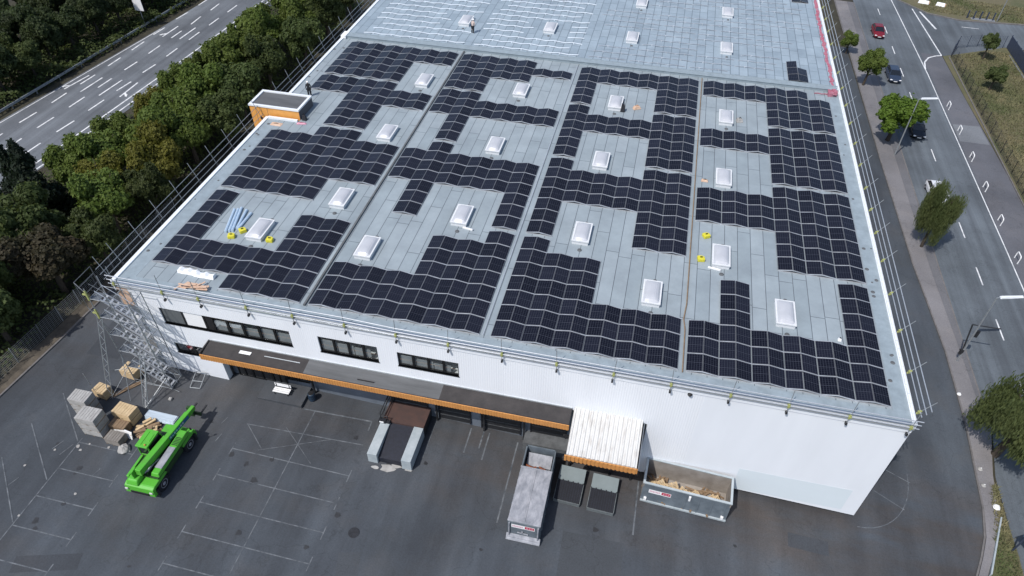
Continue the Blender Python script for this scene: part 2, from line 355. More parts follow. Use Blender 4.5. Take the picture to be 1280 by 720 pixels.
def tag(o, label=None, cat=None, group=None, kind=None):
    if label: o['label'] = label
    if cat: o['category'] = cat
    if group: o['group'] = group
    if kind: o['kind'] = kind
    return o
def thing(name, label, cat, loc=(0,0,0), rotz=0, group=None):
    o = bpy.data.objects.new(name, None); COL.objects.link(o); o.location = loc; o.rotation_euler = (0, 0, rotz)
    o.empty_display_size = .3
    return tag(o, label, cat, group)
def struct(name, mb, m): return tag(mb.build(name, m), kind='structure')
KIDS = {}
def dup(root, loc, rotz=0, label=None, group=None, scale=None):
    def rec(o, par):
        c = o.copy(); COL.objects.link(c)
        if par: c.parent = par
        for ch in o.children: rec(ch, c)
        return c
    r = rec(root, None); r.location = loc; r.rotation_euler = (0, 0, rotz)
    if scale: r.scale = scale
    if label: r['label'] = label
    if group: r['group'] = group
    return r

# ------------------------------------------------------------------ ground and roads
def sheet(name, pts, off, m, thick=0.):
    mb = MB()
    if thick:
        n = len(pts); top = [(x, y, gz(x) + off) for x, y in pts]; bot = [(x, y, gz(x) + off - thick) for x, y in pts]
        mb.face(top)
        for i in range(n):
            j = (i + 1) % n; mb.face([bot[i], bot[j], top[j], top[i]])
    else: mb.face([(x, y, gz(x) + off) for x, y in pts])
    return struct(name, mb, m)
def strip(mb, p, q, w, off):
    p = Vector((p[0], p[1])); q = Vector((q[0], q[1])); d = (q - p).normalized(); n = Vector((-d.y, d.x)) * (w / 2)
    mb.face([(a.x, a.y, gz(a.x) + off) for a in (p - n, q - n, q + n, p + n)])

# ground: one sheet to the horizon
mb = MB()
for i in range(8):
    xs = [-900, -300, -100, -45, 65, 120, 300, 600, 900]
    def zz(x): return gz(max(-100, min(120, x)))
    for ys in ((-700, -60), (-60, 150), (150, 2000)):
        mb.face([(xs[i], ys[0], zz(xs[i]) - .03), (xs[i+1], ys[0], zz(xs[i+1]) - .03), (xs[i+1], ys[1], zz(xs[i+1]) - .03), (xs[i], ys[1], zz(xs[i]) - .03)])
struct('ground', mb, M['soil'])

KERB = [(69.6, 150), (69.7, 111), (70.05, 55), (70.45, 34), (71.2, 21), (71.1, 12), (70.7, 6.6), (70.5, 3.6), (70.0, 1.0), (69.3, -.9), (68.6, -2.5), (66.5, -7), (62, -13), (55, -19), (45, -26)]
yard = [(-10.4, -40), (-10.05, -6.6), (-9.5, 0), (-9.2, 6), (-8.6, 20), (-8.4, 90), (66, 90)] + [(69.65, 90)] + KERB[2:] + [(45, -40)]
sheet('yard', yard, 0., M['yard'])
sheet('highway', [(-52, -60), (-46.5, -10), (-41.2, 28), (-37.8, 60), (-35.5, 90), (-31, 150), (-20.5, 150), (-24.5, 90), (-26.6, 58), (-28.0, 34), (-30.5, 12), (-36, -60)], 0., M['highway'])
sheet('street', [(73.3, 200), (73.4, 12), (72.4, 7), (72.0, -10), (72.0, -60), (81.9, -60), (81.9, 200)], 0., M['road'])
sheet('side_road', [(81.9, 115.6), (81.9, 92.2), (86.2, 92.2), (97, 99.4), (140, 101), (160, 116), (103, 110.9), (92, 109.0), (86.5, 110.4)], 0., M['road'])
sheet('footway', [(81.9, 92.2), (81.9, -60), (86.3, -60), (86.45, 50), (86.1, 64), (85.7, 76), (85.3, 92.2)], .012, M['footway'])
sheet('footway_slab', [(81.95, 68.4), (81.95, 63.7), (85.9, 63.9), (85.75, 68.9)], .022, M['concrete_patch'])
sheet('verge_pavement', [(69.9, 111), (70.2, 55), (70.6, 34), (71.35, 21), (71.25, 12), (70.85, 6.6), (70.65, 3.6), (70.2, 1.0), (69.5, -.9), (68.8, -2.5), (69.5, -2.3), (70.7, .33), (71.6, 3), (72.2, 7.2), (73.25, 12), (73.15, 111)], .11, M['paver'], .2)
sheet('cycle_path', [(72.05, 111), (72.15, 55), (72.25, 34), (72.7, 21), (72.85, 14), (73.2, 13), (73.15, 111)], .122, M['cycle'])
# kerbs
mb = MB()
for a, b in zip(KERB[:-1], KERB[1:]):
    d = (Vector(b) - Vector(a)).normalized(); n = Vector((d.y, -d.x))
    if n.x < 0 and False: n = -n
    n = n * -1 if n.x > 0 else n
    P = []
    for off in (-.12, .0):
        pass
    q = [Vector(a) - n * .0, Vector(b) - n * .0, Vector(b) - n * .14, Vector(a) - n * .14]
    mb.hexa([(p.x, p.y, gz(p.x) - .05) for p in q] + [(p.x, p.y, gz(p.x) + .13) for p in q])
LK = [(-10.6, -40), (-10.05, -6.6), (-9.5, 0), (-9.2, 6), (-8.6, 20), (-8.4, 80)]
for a, b in zip(LK[:-1], LK[1:]):
    mb.hexa([(a[0]-.16, a[1], gz(a[0])-.05), (a[0], a[1], gz(a[0])-.05), (b[0], b[1], gz(b[0])-.05), (b[0]-.16, b[1], gz(b[0])-.05),
             (a[0]-.16, a[1], gz(a[0])+.12), (a[0], a[1], gz(a[0])+.12), (b[0], b[1], gz(b[0])+.12), (b[0]-.16, b[1], gz(b[0])+.12)])
for x, y0, y1 in ((73.25, 12, 111), (86.35, 44, 92)):
    mb.box(x - .06, x + .08, y0, y1, gz(x) - .05, gz(x) + .125)
for a, b in zip([(81.9, 115.6), (86.5, 110.4), (92, 109.0), (103, 110.9)], [(86.5, 110.4), (92, 109.0), (103, 110.9), (160, 116)]):
    mb.hexa([(p[0], p[1] + o, gz(p[0]) + h) for h in (-.05, .13) for p, o in ((a, 0), (b, 0), (b, .35), (a, .35))])
struct('kerb', mb, M['kerbstone'])
sheet('dirt_strip', [(-10.2, -6.6), (-9.65, 0), (-9.35, 6), (-8.75, 20), (-10.2, 20), (-10.6, 6), (-11.0, 0), (-11.6, -6.6), (-12, -40), (-10.7, -40)], .012, M['dirt'])
sheet('meadow', [(86.45, -60), (86.5, 50), (86.2, 64), (85.75, 76), (85.4, 92), (97, 99.3), (97.3, 99.3), (97.3, 60), (140, 60), (140, -60)], .02, M['drygrass'])
sheet('embankment', [(81.5, 116.6), (86.6, 110.8), (92, 109.4), (103, 111.3), (160, 116.4), (160, 190), (70, 190)], .06, M['drygrass'])
sheet('dry_bank', [(71.6, 2.9), (72.15, 6.9), (72.3, 0), (72.1, -4), (69.2, -4), (69.7, -2.2), (70.75, .33)], .06, M['drygrass'])

for k, (x, y, w_, d_, a, m) in enumerate(((24, -14.5, 1.6, 5.0, .25, 'patchlight'), (40.6, -9.5, 4.6, 6, .03, 'patchlight'), (56.5, -3.0, 3.0, 1.2, -.02, 'patch'), (-5, 2.5, 3, 6, .05, 'patch'), (3.2, -18, 4.5, 1.2, .3, 'patch'))):
    ca, sa = math.cos(a), math.sin(a)
    sheet('asphalt_patch', [(x + ca * u - sa * v, y + sa * u + ca * v) for u, v in ((-w_/2, -d_/2), (w_/2, -d_/2), (w_/2, d_/2), (-w_/2, d_/2))], .004, M[m])
for k, (x, y, lab) in enumerate(((23.1, -10.6, 'round dark manhole cover in the yard in front of the loading ramp'), (55.2, -6.6, 'round dark manhole cover in the yard below the right wall end'), (66.2, 12, 'round dark manhole cover in the lane beside the kerb'))):
    t = thing('manhole_cover', lab, 'manhole cover', (x, y, gz(x))); MB().lathe([(.42, 0), (.42, .022), (.36, .026)], 20).build('rim', M['darksteel'], t); MB().lathe([(.34, 0), (.34, .03)], 20).build('lid', M['darksteel'], t)
# painted lines
mb = MB()                                                   # street
y = 24.2 - 8.25 * 6
while y < 190:
    strip(mb, (77.5, y), (77.5, y + 3), .14, .008); y += 8.25
strip(mb, (81.65, -60), (81.75, 40), .13, .008); strip(mb, (81.75, 40), (81.55, 84), .13, .008); strip(mb, (81.55, 84), (80.7, 117), .15, .008)
strip(mb, (85.25, 92.2), (84.0, 112), .2, .008)
pts = [(81.5, 85.8), (81.9, 88.6), (82.9, 90.6), (84.2, 91.7), (85.25, 92.2)]
for a, b in zip(pts, pts[1:]): strip(mb, a, b, .22, .016)
strip(mb, (85.2, 111), (86.6, 103.5), .35, .008); strip(mb, (91.5, 106.2), (94.5, 106.4), .14, .008)
struct('street_marking', mb, M['line'])
mb = MB()                                                   # highway
A = [((-38.47,30.5),(-38.2,33.3)),((-38.02,35.9),(-37.92,38.7)),((-37.53,47),(-37.44,49.8)),((-37.37,52.4),(-37.32,55.4)),((-37.41,57.95),(-37.21,60.7)),((-37.3,64),(-37.0,67)),((-36.9,70),(-36.8,73)),((-38.8,24.8),(-38.6,27.8)),((-39.2,19.3),(-39,22.3))]
B = [((-35.61,30.1),(-35.39,32.9)),((-35.22,35.6),(-35.05,38.5)),((-34.7,46.7),(-34.5,49.4)),((-34.5,52.2),(-34.42,55)),((-34.29,57.8),(-34.2,60.5)),((-34.14,63.1),(-34.25,66.2)),((-34.06,68.9),(-34.1,71.7)),((-35.9,24.6),(-35.7,27.5)),((-36.2,19.2),(-36,22.1))]
C_ = [((-32.79,30),(-32.46,32.9)),((-32.41,35.6),(-32.21,38.6)),((-31.9,46.8),(-31.63,49.5)),((-31.6,52.2),(-31.55,55)),((-31.5,58.1),(-31.44,61)),((-31.35,63.7),(-31.3,66.6)),((-31.17,69.1),(-31.1,72.1)),((-33.1,24.4),(-32.9,27.3)),((-33.4,19),(-33.2,21.9))]
for L_ in (A, B, C_):
    for a, b in L_: strip(mb, a, b, .2, .008)
for a, b in (((-37.78,41.3),(-37.57,44.2)),((-34.99,41.2),(-34.84,44)),((-32.17,41.2),(-31.84,44)),((-35.0,75),(-34.9,78)),((-32,75),(-31.9,78))): strip(mb, a, b, .2, .008)
def arrow(a, b, side):
    strip(mb, a, b, .2, .008)
    v = (Vector(b) - Vector(a)).normalized(); n = Vector((-v.y, v.x)); s = Vector(a) + v * 1.1
    for sd in side:
        e = s - v * .5 + n * .55 * sd; strip(mb, s, e, .28, .012)
        mb.face([(q.x, q.y, gz(q.x) + .014) for q in (e + n * .28 * sd - v * .35, e - n * .1 * sd - v * .25, e + v * .35 + n * .0 * sd)])
arrow((-38.89, 39.5), (-38.24, 43.8), (1,)); arrow((-36.43, 39.5), (-36.16, 43.8), ()); arrow((-33.55, 39.4), (-33.26, 44.05), ()); arrow((-30.79, 39.9), (-30.85, 44.05), (-1,))
arrow((-32.94, 57.9), (-32.82, 62.2), ()); arrow((-35.75, 57.8), (-35.6, 61.8), (1,))
for o in (0, 1.0):
    pts = [(-35.5 + o, -40), (-31.4 + o, 15), (-30.3 + o, 26), (-29.75 + o, 35), (-29.1 + o, 46), (-28.4 + o, 62), (-28 + o, 75), (-26 + o, 150)]
    for a, b in zip(pts, pts[1:]): strip(mb, a, b, .2, .008)
strip(mb, (-40.7, 29), (-37.5, 60), .12, .008)
struct('highway_marking', mb, M['line'])
mb = MB()                                                   # parking bays
Y = [-3.8, -6.25, -8.7, -11.15, -13.6, -16.05, -18.5, -20.95]
for yy in Y[1:]:
    strip(mb, (10.95, yy), (20.95, yy), .085, .008)
    strip(mb, (10.95, yy - .55), (10.95, yy + .55), .085, .012); strip(mb, (20.95, yy - .55), (20.95, yy + .55), .085, .012)
strip(mb, (10.95, -3.8), (20.95, -3.3), .085, .008); strip(mb, (15.8, -1.2), (15.9, -24), .085, .012)
strip(mb, (14.8, -1.2), (20.8, -.95), .13, .016); strip(mb, (20.8, -.95), (20.85, -1.9), .13, .02)
strip(mb, (11.0, -3.8), (13.2, -5.7), .07, .02); strip(mb, (13.0, -5.9), (18.4, -3.4), .05, .024); strip(mb, (14.2, -3.3), (17.6, -6.0), .05, .028)
for yy in Y[2:]:
    strip(mb, (-1.0, yy - .1), (3.7, yy - .05), .085, .008); strip(mb, (3.72, yy - .6), (3.72, yy + .55), .085, .012)
strip(mb, (-1.0, -8.4), (-1.1, -24), .085, .016)
for k in range(4): strip(mb, (-5.8 + (k == 0) * .4, -4.9 - 3.3 * k), (-1.15, -8.75 - 3.6 * k), .09, .02)
for a, b in (((-2.6,-9.9),(-2.25,-9.0)),((-1.7,-10.2),(-1.3,-9.1)),((-3.6,-13.5),(-3.3,-12.7)),((9.3,-6.0),(9.45,-5.2)),((8.9,-4.3),(9.1,-3.6)),((1.9,-11.2),(2.1,-10.5))): strip(mb, a, b, .07, .024)
for x, y0, y1 in ((26.0,-3.2,.7),(29.1,-1.9,.6),(30.2,-1.2,.5),(30.7,-2.2,.5),(33.2,-7.2,.2),(43.4,-5.6,-.9)):
    strip(mb, (x, y0), (x, y1), .12, .008)
pts = [(60.4 + 4.7 * math.sin(t * .131), -.55 + 6.0 * (1 - math.cos(t * .131))) for t in range(13)]
for a, b in zip(pts, pts[1:]): strip(mb, a, b, .06, .008)
strip(mb, (61.6, 3.4), (64.3, 1.9), .09, .012); strip(mb, (62.0, 6.0), (65.2, 4.6), .07, .012)
struct('yard_marking', mb, M['faded'])
mb = MB(); rs = random.Random(44)
for k in range(46):
    x = rs.uniform(-4, 58); y = rs.uniform(-19, -1.5); r = rs.uniform(.08, .38); n = 9; a0 = rs.random() * 6
    mb.face([(x + r * rs.uniform(.6, 1.3) * math.cos(a0 + 6.283 * i / n), y + r * rs.uniform(.5, 1.2) * math.sin(a0 + 6.283 * i / n), gz(x) + .006) for i in range(n)])
struct('yard_oil_stain', mb, M['oil'])
mb = MB()
random.seed(3)
for k in range(9):
    x = random.uniform(-5.5, 2.5); yy = random.uniform(-15.5, -8.5); r = random.uniform(.06, .2); a0 = random.random() * 6
    mb.face([(x + r * random.uniform(.6, 1.2) * math.cos(a0 + t), yy + r * random.uniform(.6, 1.2) * math.sin(a0 + t), gz(x) + .03) for t in (0, 1.3, 2.4, 3.5, 4.7, 5.5)])
for (x, yy, r) in ((25.3,-4.55,.4),(24.2,-4.5,.5),(23.6,-4.8,.7),(22.6,-5.0,.35)):
    mb.face([(x + r * random.uniform(.6, 1.2) * math.cos(t), yy + .5 * r * random.uniform(.6, 1.2) * math.sin(t), gz(x) + .03) for t in (0, .8, 1.5, 2.4, 3.2, 4.0, 4.9, 5.6)])
tag(mb.build('litter', M['greywrap']), 'scraps of paper and sand scattered on the asphalt yard', 'litter', kind='stuff')

# ------------------------------------------------------------------ warehouse
W = thing('warehouse', 'large white clad warehouse with grey flat roof covered in solar panels', 'warehouse')
def wall_holes(mb, x0, x1, z0, z1, holes, y, depth, mi=0, n=1):
    xs = sorted(set([x0, x1] + [h[0] for h in holes] + [h[1] for h in holes])); zs0 = sorted(set([z1] + [h[2] for h in holes] + [h[3] for h in holes]))
    for i in range(len(xs) - 1):
        a, b = xs[i], xs[i + 1]; za, zb_ = z0(a), z0(b)
        prev = (za, zb_)
        for z in zs0:
            cx = (a + b) / 2; cz = (prev[0] + z) / 2
            if not any(h[0] < cx < h[1] and h[2] < cz < h[3] for h in holes):
                mb.face([(a, y, prev[0]), (b, y, prev[1]), (b, y, z), (a, y, z)], mi)
            prev = (z, z)
    for h in holes:
        a, b, c, d = h
        mb.face([(a, y, c), (b, y, c), (b, y + depth, c), (a, y + depth, c)], mi); mb.face([(a, y, d), (b, y, d), (b, y + depth, d), (a, y + depth, d)], mi)
        mb.face([(a, y, c), (a, y, d), (a, y + depth, d), (a, y + depth, c)], mi); mb.face([(b, y, c), (b, y, d), (b, y + depth, d), (b, y + depth, c)], mi)
W1 = (3.3, 14.7, 7.08, 8.85); W2 = (17.1, 22.0, 7.12, 8.9); W3 = (23.6, 28.5, 7.18, 8.75); W4 = (3.2, 6.9, 3.45, 4.65)
mb = MB()
wall_holes(mb, 1.35, 46.5, lambda x: 5.7, 10.95, [W1, W2, W3], 0, .25)
wall_holes(mb, 1.35, 7.25, lambda x: gz(x) + .02, 5.7, [W4], 0, .25)
mb.face([(7.25, 0, gz(7)), (7.25, .9, gz(7)), (7.25, .9, 5.7), (7.25, 0, 5.7)])
mb.face([(43.1, 0, gz(43)), (46.5, 0, gz(46) + .5), (46.5, 0, 5.7), (43.1, 0, 5.7)])
mb.face([(43.1, 0, gz(43)), (43.1, .9, gz(43)), (43.1, .9, 5.7), (43.1, 0, 5.7)])
mb.build('front_wall', M['wall'], W, fix=False)
mb = MB()
mb.face([(46.5, 0, gz(46) + .5), (50.2, 0, gz(50) + .8), (50.2, 0, 10.95), (46.5, 0, 10.95)])
mb.face([(50.2, 0, gz(50) + .6), (60, 0, gz(60) + .58), (60, 0, 10.95), (50.2, 0, 10.95)])
mb.face([(60, 0, gz(60) + .58), (60, 76, gz(60) + .58), (60, 76, 10.95), (60, 0, 10.95)])
mb.face([(0, 0, gz(0)), (0, 76, gz(0)), (0, 76, 10.95), (0, 0, 10.95)])
mb.face([(0, 76, gz(0)), (60, 76, gz(60)), (60, 76, 10.95), (0, 76, 10.95)])
mb.build('wall', M['wallsmooth'], W, fix=False)
MB().box(50.6, 58.9, -.004, .1, gz(55) + .85, gz(55) + 3.6).build('wall_patch', M['wallpanel'], W)
MB().hexa([(43.2,.6,gz(43)-.4),(60-.25,.6,gz(60)-.4),(60-.25,5,gz(60)-.4),(43.2,5,gz(43)-.4),(43.2,.6,gz(43)+.9),(60-.25,.6,gz(60)+.9),(60-.25,5,gz(60)+.9),(43.2,5,gz(43)+.9)]).build('plinth', M['plinth'], W)
mb = MB(); mb.box(0, 1.34, -.04, .5, gz(1), 10.9, 0); mb.box(.15, 1.2, -.07, -.05, 8.6, 10.6, 1); mb.box(.3, 1.1, -.07, -.05, 5.6, 7.4, 2)
for z in (2.8, 4.6, 6.4, 8.2): mb.box(0, 1.34, -.055, -.045, z, z + .05, 3)
mb.build('corner_cladding', [M['copinggrey'], M['peach'], M['white'], M['darksteel']], W)
# recessed ground floor under the canopy
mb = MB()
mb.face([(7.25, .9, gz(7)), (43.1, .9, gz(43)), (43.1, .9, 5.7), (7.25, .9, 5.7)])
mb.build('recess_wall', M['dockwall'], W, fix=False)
mb = MB()
for x0, x1, z0, z1 in ((7.9, 9.2, .05, 3.0), (9.3, 11.1, .05, 3.0), (11.2, 12.4, .05, 3.0), (12.6, 14.6, .9, 3.0)):
    mb.box(x0, x1, .82, .89, gz(x0) + z0, gz(x0) + z1, 0)
    for xx in (x0, (x0 + x1) / 2, x1): mb.box(xx - .05, xx + .05, .76, .815, gz(x0) + z0, gz(x0) + z1, 1)
    mb.box(x0, x1, .755, .81, gz(x0) + z1 - .08, gz(x0) + z1, 1); mb.box(x0, x1, .755, .81, gz(x0) + z0, gz(x0) + z0 + .08, 1)
mb.build('entrance_glazing', [M['carglass'], M['darkframe']], W)
for (x0, x1, h) in ((22.4, 25.2, 4.0), (26.3, 28.9, 3.6), (30.0, 33.2, 3.8), (34.2, 37.0, 4.0), (37.9, 39.2, 3.6), (39.8, 41.9, 3.6)):
    mb = MB(); z = gz(x0) + (1.2 if x0 < 26 else .1)
    mb.box(x0, x1, .84, .89, z, z + h - 1.0, 0)
    for k in range(5): mb.box(x0, x1, .82, .838, z + k * .6, z + k * .6 + .04, 1)
    mb.box(x0 - .12, x0, .78, .888, z, z + h - .9, 2); mb.box(x1, x1 + .12, .78, .888, z, z + h - .9, 2)
    mb.build('dock_door', [M['darksteel'], M['plinth'], M['rubber']], W)
# roof
mb = MB()
mb.box(0, 60, 0, 26.3, 10.6, ROOF); mb.box(3.6, 60, 26.3, 29.8, 10.6, ROOF); mb.box(0, 60, 29.8, 47.0, 10.6, ROOF)
mb.build('roof', M['roof'], W)
RB = MB().box(0, 60, 47.0, 76, 10.6, ROOF).build('roof', M['roofback'], W)
mb = MB(); mb.box(.4, 59.6, 46.55, 47.5, ROOF - .1, ROOF + .32); mb.box(.1, 59.8, 46.5, 46.6, ROOF + .3, ROOF + .36); mb.box(.1, 59.8, 47.42, 47.52, ROOF + .3, ROOF + .36)
mb.build('parapet', M['roofedge'], W)
MB().box(-.1, .55, 46.3, 47.7, ROOF + .05, ROOF + .4).build('parapet_cap', M['white'], W)
mb = MB()
mb.box(-.12, .22, 0, 26.3, ROOF - .35, ROOF + .12); mb.box(.22, 3.55, 26.05, 26.3, ROOF - .05, ROOF + .22); mb.build('coping', M['coping'], W)
MB().box(-.12, .22, 29.8, 76, ROOF - .35, ROOF + .12).build('coping', M['coping'], W)
mb = MB()
yy = 0.
mb.box(59.82, 60.12, 0, 76, ROOF - .4, ROOF + .10)
while yy < 75:
    mb.tube((59.95, yy, ROOF + .17), (59.95, yy + .78, ROOF + .17), .10, 8); yy += .84
mb.build('coping', M['coping'], W)
mb = MB(); mb.box(0, 60, -.10, .16, ROOF - .06, ROOF + .06); mb.box(0, 60, -.2, -.1, ROOF - .3, ROOF - .16)
mb.build('gutter', M['copinggrey'], W)
MB().box(.0, 60, -.06, .0, 10.2, ROOF - .06).build('fascia', M['wallsmooth'], W)
mb = MB()
mb.box(.25, 1.5, .2, 26, ROOF + .004, ROOF + .012); mb.box(.2, 59.8, .2, .95, ROOF + .016, ROOF + .02); mb.box(58.75, 59.8, .96, 46.4, ROOF + .004, ROOF + .012)
mb.build('edge_strip', M['roofedge'], W)
# vent cowl on the wall
MB().lathe([(.16, 0), (.16, .1), (.1, .14)], 12).build('wall_vent', M['black'], W, (45.46, -.12, 10.1))
# skylights
SKY = [(13.75,37.7),(25.0,38.1),(35.65,37.8),(47.45,37.5),(13.6,26.0),(24.9,26.3),(35.6,26.1),(47.3,25.9),(13.5,14.4),(24.8,14.5),(35.5,14.5),(47.2,14.2),(8.5,8.5),(18.3,8.4),(41.95,8.4),(52.05,8.5),
       (13.9,54.9),(25.1,55.4),(35.75,55.1),(47.4,54.8),(35.9,66.6),(47.5,66.2),(25.1,67),(13.9,67)]
curb = MB(); curb.box(-.72, .72, -1.38, 1.38, 0, .32); curb.box(-.78, .78, -1.44, 1.44, .32, .42)
dome = MB()
nx, ny = 8, 12
g = [[None] * (ny + 1) for _ in range(nx + 1)]
for i in range(nx + 1):
    for j in range(ny + 1):
        u = i / nx * 2 - 1; v = j / ny * 2 - 1
        z = .42 + .26 * (1 - abs(u) ** 2.6) ** .8 * (1 - abs(v) ** 5) ** .8 if abs(u) < 1 and abs(v) < 1 else .42
        g[i][j] = (u * .66, v * 1.32, z)
for i in range(nx):
    for j in range(ny): dome.face([g[i][j], g[i+1][j], g[i+1][j+1], g[i][j+1]])
cm = curb.mesh('skylight', M['curbwhite']); dm = dome.mesh('dome', M['skylight'], True)
drain = MB().lathe([(.17, 0), (.15, .06), (.06, .1)], 10).mesh('roof_drain', M['plinth'])
for i, (x, y) in enumerate(SKY):
    o = bpy.data.objects.new('skylight', cm); COL.objects.link(o); o.parent = W; o.location = (x, y, ROOF); o.scale = (.95, .93, 1)
    d = bpy.data.objects.new('dome', dm); COL.objects.link(d); d.parent = o
    for dx, dy, s in ((.1, -2.0, 1.15), (.15, 1.75, 1.0)) if y < 46 else ((.1, -2.0, 1.0),):
        r = bpy.data.objects.new('roof_drain', drain); COL.objects.link(r); r.parent = W; r.location = (x + dx, y + dy, ROOF); r.scale = (s, s, 1)
padm = MB().lathe([(.2, 0), (.17, .05), (.05, .07)], 8).mesh('roof_pad', M['plinth'])
random.seed(11)
for (x0, x1, y0, y1, n) in ((.3, 1.3, 1, 44, 34), (58.9, 59.7, 1, 45, 30)):
    for k in range(n // 2):
        r = bpy.data.objects.new('roof_pad', padm); COL.objects.link(r); r.parent = W
        r.location = (random.uniform(x0, x1), random.uniform(y0, y1), ROOF + .01); s = random.uniform(.4, .9); r.scale = (s, s, .6)
# penthouse on the left edge
ph = MB().box(-2.0, 3.62, 26.6, 29.75, 8.2, 12.0).build('penthouse', M['orangedark'], W)
mb = MB()
for (a, b, c, d) in ((-2.06, 3.68, 26.52, 26.8), (-2.06, 3.68, 29.55, 29.82), (-2.06, -1.8, 26.8, 29.55), (3.42, 3.68, 26.8, 29.55)): mb.box(a, b, c, d, 11.98, 12.16)
mb.build('coping', M['coping'], ph)
MB().box(-1.8, 3.42, 26.8, 29.55, 12.0, 12.03).build('roof', M['bitumengrey'], ph)
mb = MB()
for x in (-1.35, -.7, .0): mb.box(x - .015, x + .015, 26.585, 26.6, 8.2, 11.9)
mb.build('panel_joint', M['brownwood'], ph)
MB().box(3.62, 3.66, 26.6, 29.75, ROOF, 11.96).build('side_shade_panel', M['shadegrey'], ph)  # dark grey panel, shade of the unlit right side painted in
# windows
def window(h, divs, blinds=(), room=True):
    x0, x1, z0, z1 = h
    f = MB(); y0, y1 = .10, .22
    f.box(x0, x1, y0, y1, z1 - .11, z1); f.box(x0, x1, y0, y1, z0, z0 + .11)
    for d in [x0] + list(divs) + [x1]:
        w = .09; f.box(max(x0, d - w), min(x1, d + w), y0 - .005, y1, z0 + .11, z1 - .11)
    f.box(x0 - .04, x1 + .04, -.05, .1, z0 - .05, z0)
    fr = f.build('window', M['darkframe'], W)
    ed = [x0] + list(divs) + [x1]
    for k, (a, b) in enumerate(zip(ed, ed[1:])):
        m = dict(blinds).get(k)
        if m: MB().box(a + .09, b - .09, .13, .17, z0 + .11, z1 - .11).build('blind', m, fr)
        else: MB().face([(a + .09, .16, z0 + .11), (b - .09, .16, z0 + .11), (b - .09, .16, z1 - .11), (a + .09, .16, z1 - .11)]).build('pane', M['glass'], fr, fix=False)
    mb = MB()      # the room behind
    mb.face([(x0, 3.0, z0 - .3), (x1, 3.0, z0 - .3), (x1, 3.0, z1 + .3), (x0, 3.0, z1 + .3)]); mb.face([(x0, .26, z0 - .3), (x1, .26, z0 - .3), (x1, 3.0, z0 - .3), (x0, 3.0, z0 - .3)])
    mb.face([(x0, .26, z1 + .3), (x1, .26, z1 + .3), (x1, 3.0, z1 + .3), (x0, 3.0, z1 + .3)])
    for x in (x0, x1): mb.face([(x, .26, z0 - .3), (x, 3.0, z0 - .3), (x, 3.0, z1 + .3), (x, .26, z1 + .3)])
    for i in range(int((x1 - x0) / 1.4)):
        xx = x0 + .3 + 1.4 * i; mb.box(xx - .25, xx + 1.08, .27, .32, z0 - .29, z1 - .62 - .12 * (i % 3), 1) if z0 > 5 else None  # grey boards added behind the glass to lighten the lower panes
    mb.build('room', [M['interior'], M['paneboard']], fr, fix=False)
window(W1, (5.25, 7.15, 7.85, 9.2, 10.55, 11.95, 13.3), [(0, M['blindgrey']), (1, M['blindwhite']), (2, M['black'])])
window(W2, (18.33, 19.55, 20.78)); window(W3, (24.83, 26.05, 27.28)); window(W4, (4.9,))
# canopy with orange fascia
mb = MB(); mb.prism([(0, 5.88), (0, 5.35), (-1.45, 5.35), (-1.45, 5.72)], 7.0, 37.4, 0, 'x'); cn = mb.build('canopy', M['darksteel'], W)
for a, b, m, e in ((7.05, 15.9, 'bitumen', .004), (15.9, 27.2, 'bitumengrey', .003), (27.2, 37.35, 'bitumen', .004)):
    mb = MB(); mb.hexa([(a,-1.4,5.72),(b,-1.4,5.72),(b,-.004,5.87),(a,-.004,5.87),(a,-1.4,5.745+e),(b,-1.4,5.745+e),(b,-.004,5.9+e),(a,-.004,5.9+e)]); mb.build('roof', M[m], cn)
MB().box(7.2, 37.4, -.06, -.005, 5.9, 6.02).build('flashing', M['copinggrey'], cn)
def ribbed(x0, x1, y, z0, z1, d=.05, pitch=.22):
    mb = MB(); mb.box(x0, x1, y, y + .05, z0, z1); x = x0
    while x + pitch * .6 < x1:
        mb.box(x, x + pitch * .55, y - d, y - .001, z0, z1); x += pitch
    return mb
ribbed(6.85, 37.4, -1.52, 5.16, 5.74, .022).build('fascia', M['orange'], cn)
MB().box(6.85, 6.95, -1.47, 0, 5.3, 5.92).build('end_panel', M['bitumen'], cn)
for x in (7.4, 15.0, 22.2, 26.1, 30.2, 33.6):
    MB().box(x - .07, x + .07, .55, .69, gz(x), 5.36).build('post', M['darksteel'], cn)
mb = MB()                 # scraps on the canopy roof
mb.box(10.0, 11.0, -.75, -.45, 5.86, 5.9); mb.build('roof_scrap', M['white'], cn)
MB().box(12.2, 15.3, -.62, -.55, 5.88, 5.91).build('roof_strip', M['copinggrey'], cn)
MB().box(20.4, 21.8, -1.1, -1.03, 5.83, 5.88).build('roof_strip', M['black'], cn)
# dock shelter
ds = MB(); ds.hexa([(37.55,-3.4,4.75),(42.75,-3.4,4.75),(42.75,.0,5.95),(37.55,.0,5.95),(37.55,-3.4,4.82),(42.75,-3.4,4.82),(42.75,.0,6.03),(37.55,.0,6.03)])
x = 37.55
while x < 42.6:
    a, b = x, x + .2; ds.hexa([(a,-3.4,4.82),(b,-3.4,4.82),(b,0,6.03),(a,0,6.03),(a+.04,-3.4,4.90),(b-.04,-3.4,4.90),(b-.04,0,6.11),(a+.04,0,6.11)]); x += .325
ds = ds.build('dock_shelter', M['whitemetal'], W)
ribbed(37.45, 42.85, -3.52, 4.25, 4.86, .05, .3).build('fascia', M['orange'], ds)
mb = MB(); mb.box(37.3, 42.95, -3.4, -3.2, 3.95, 4.25); mb.box(37.0, 43.0, -1.2, -1.0, 3.6, 3.85)
for x in (37.7, 39.3, 41.0, 42.7): mb.box(x - .08, x + .08, -1.0, -.84, gz(x), 3.7); mb.box(x - .07, x + .07, -3.0, .8, 3.55, 3.7)
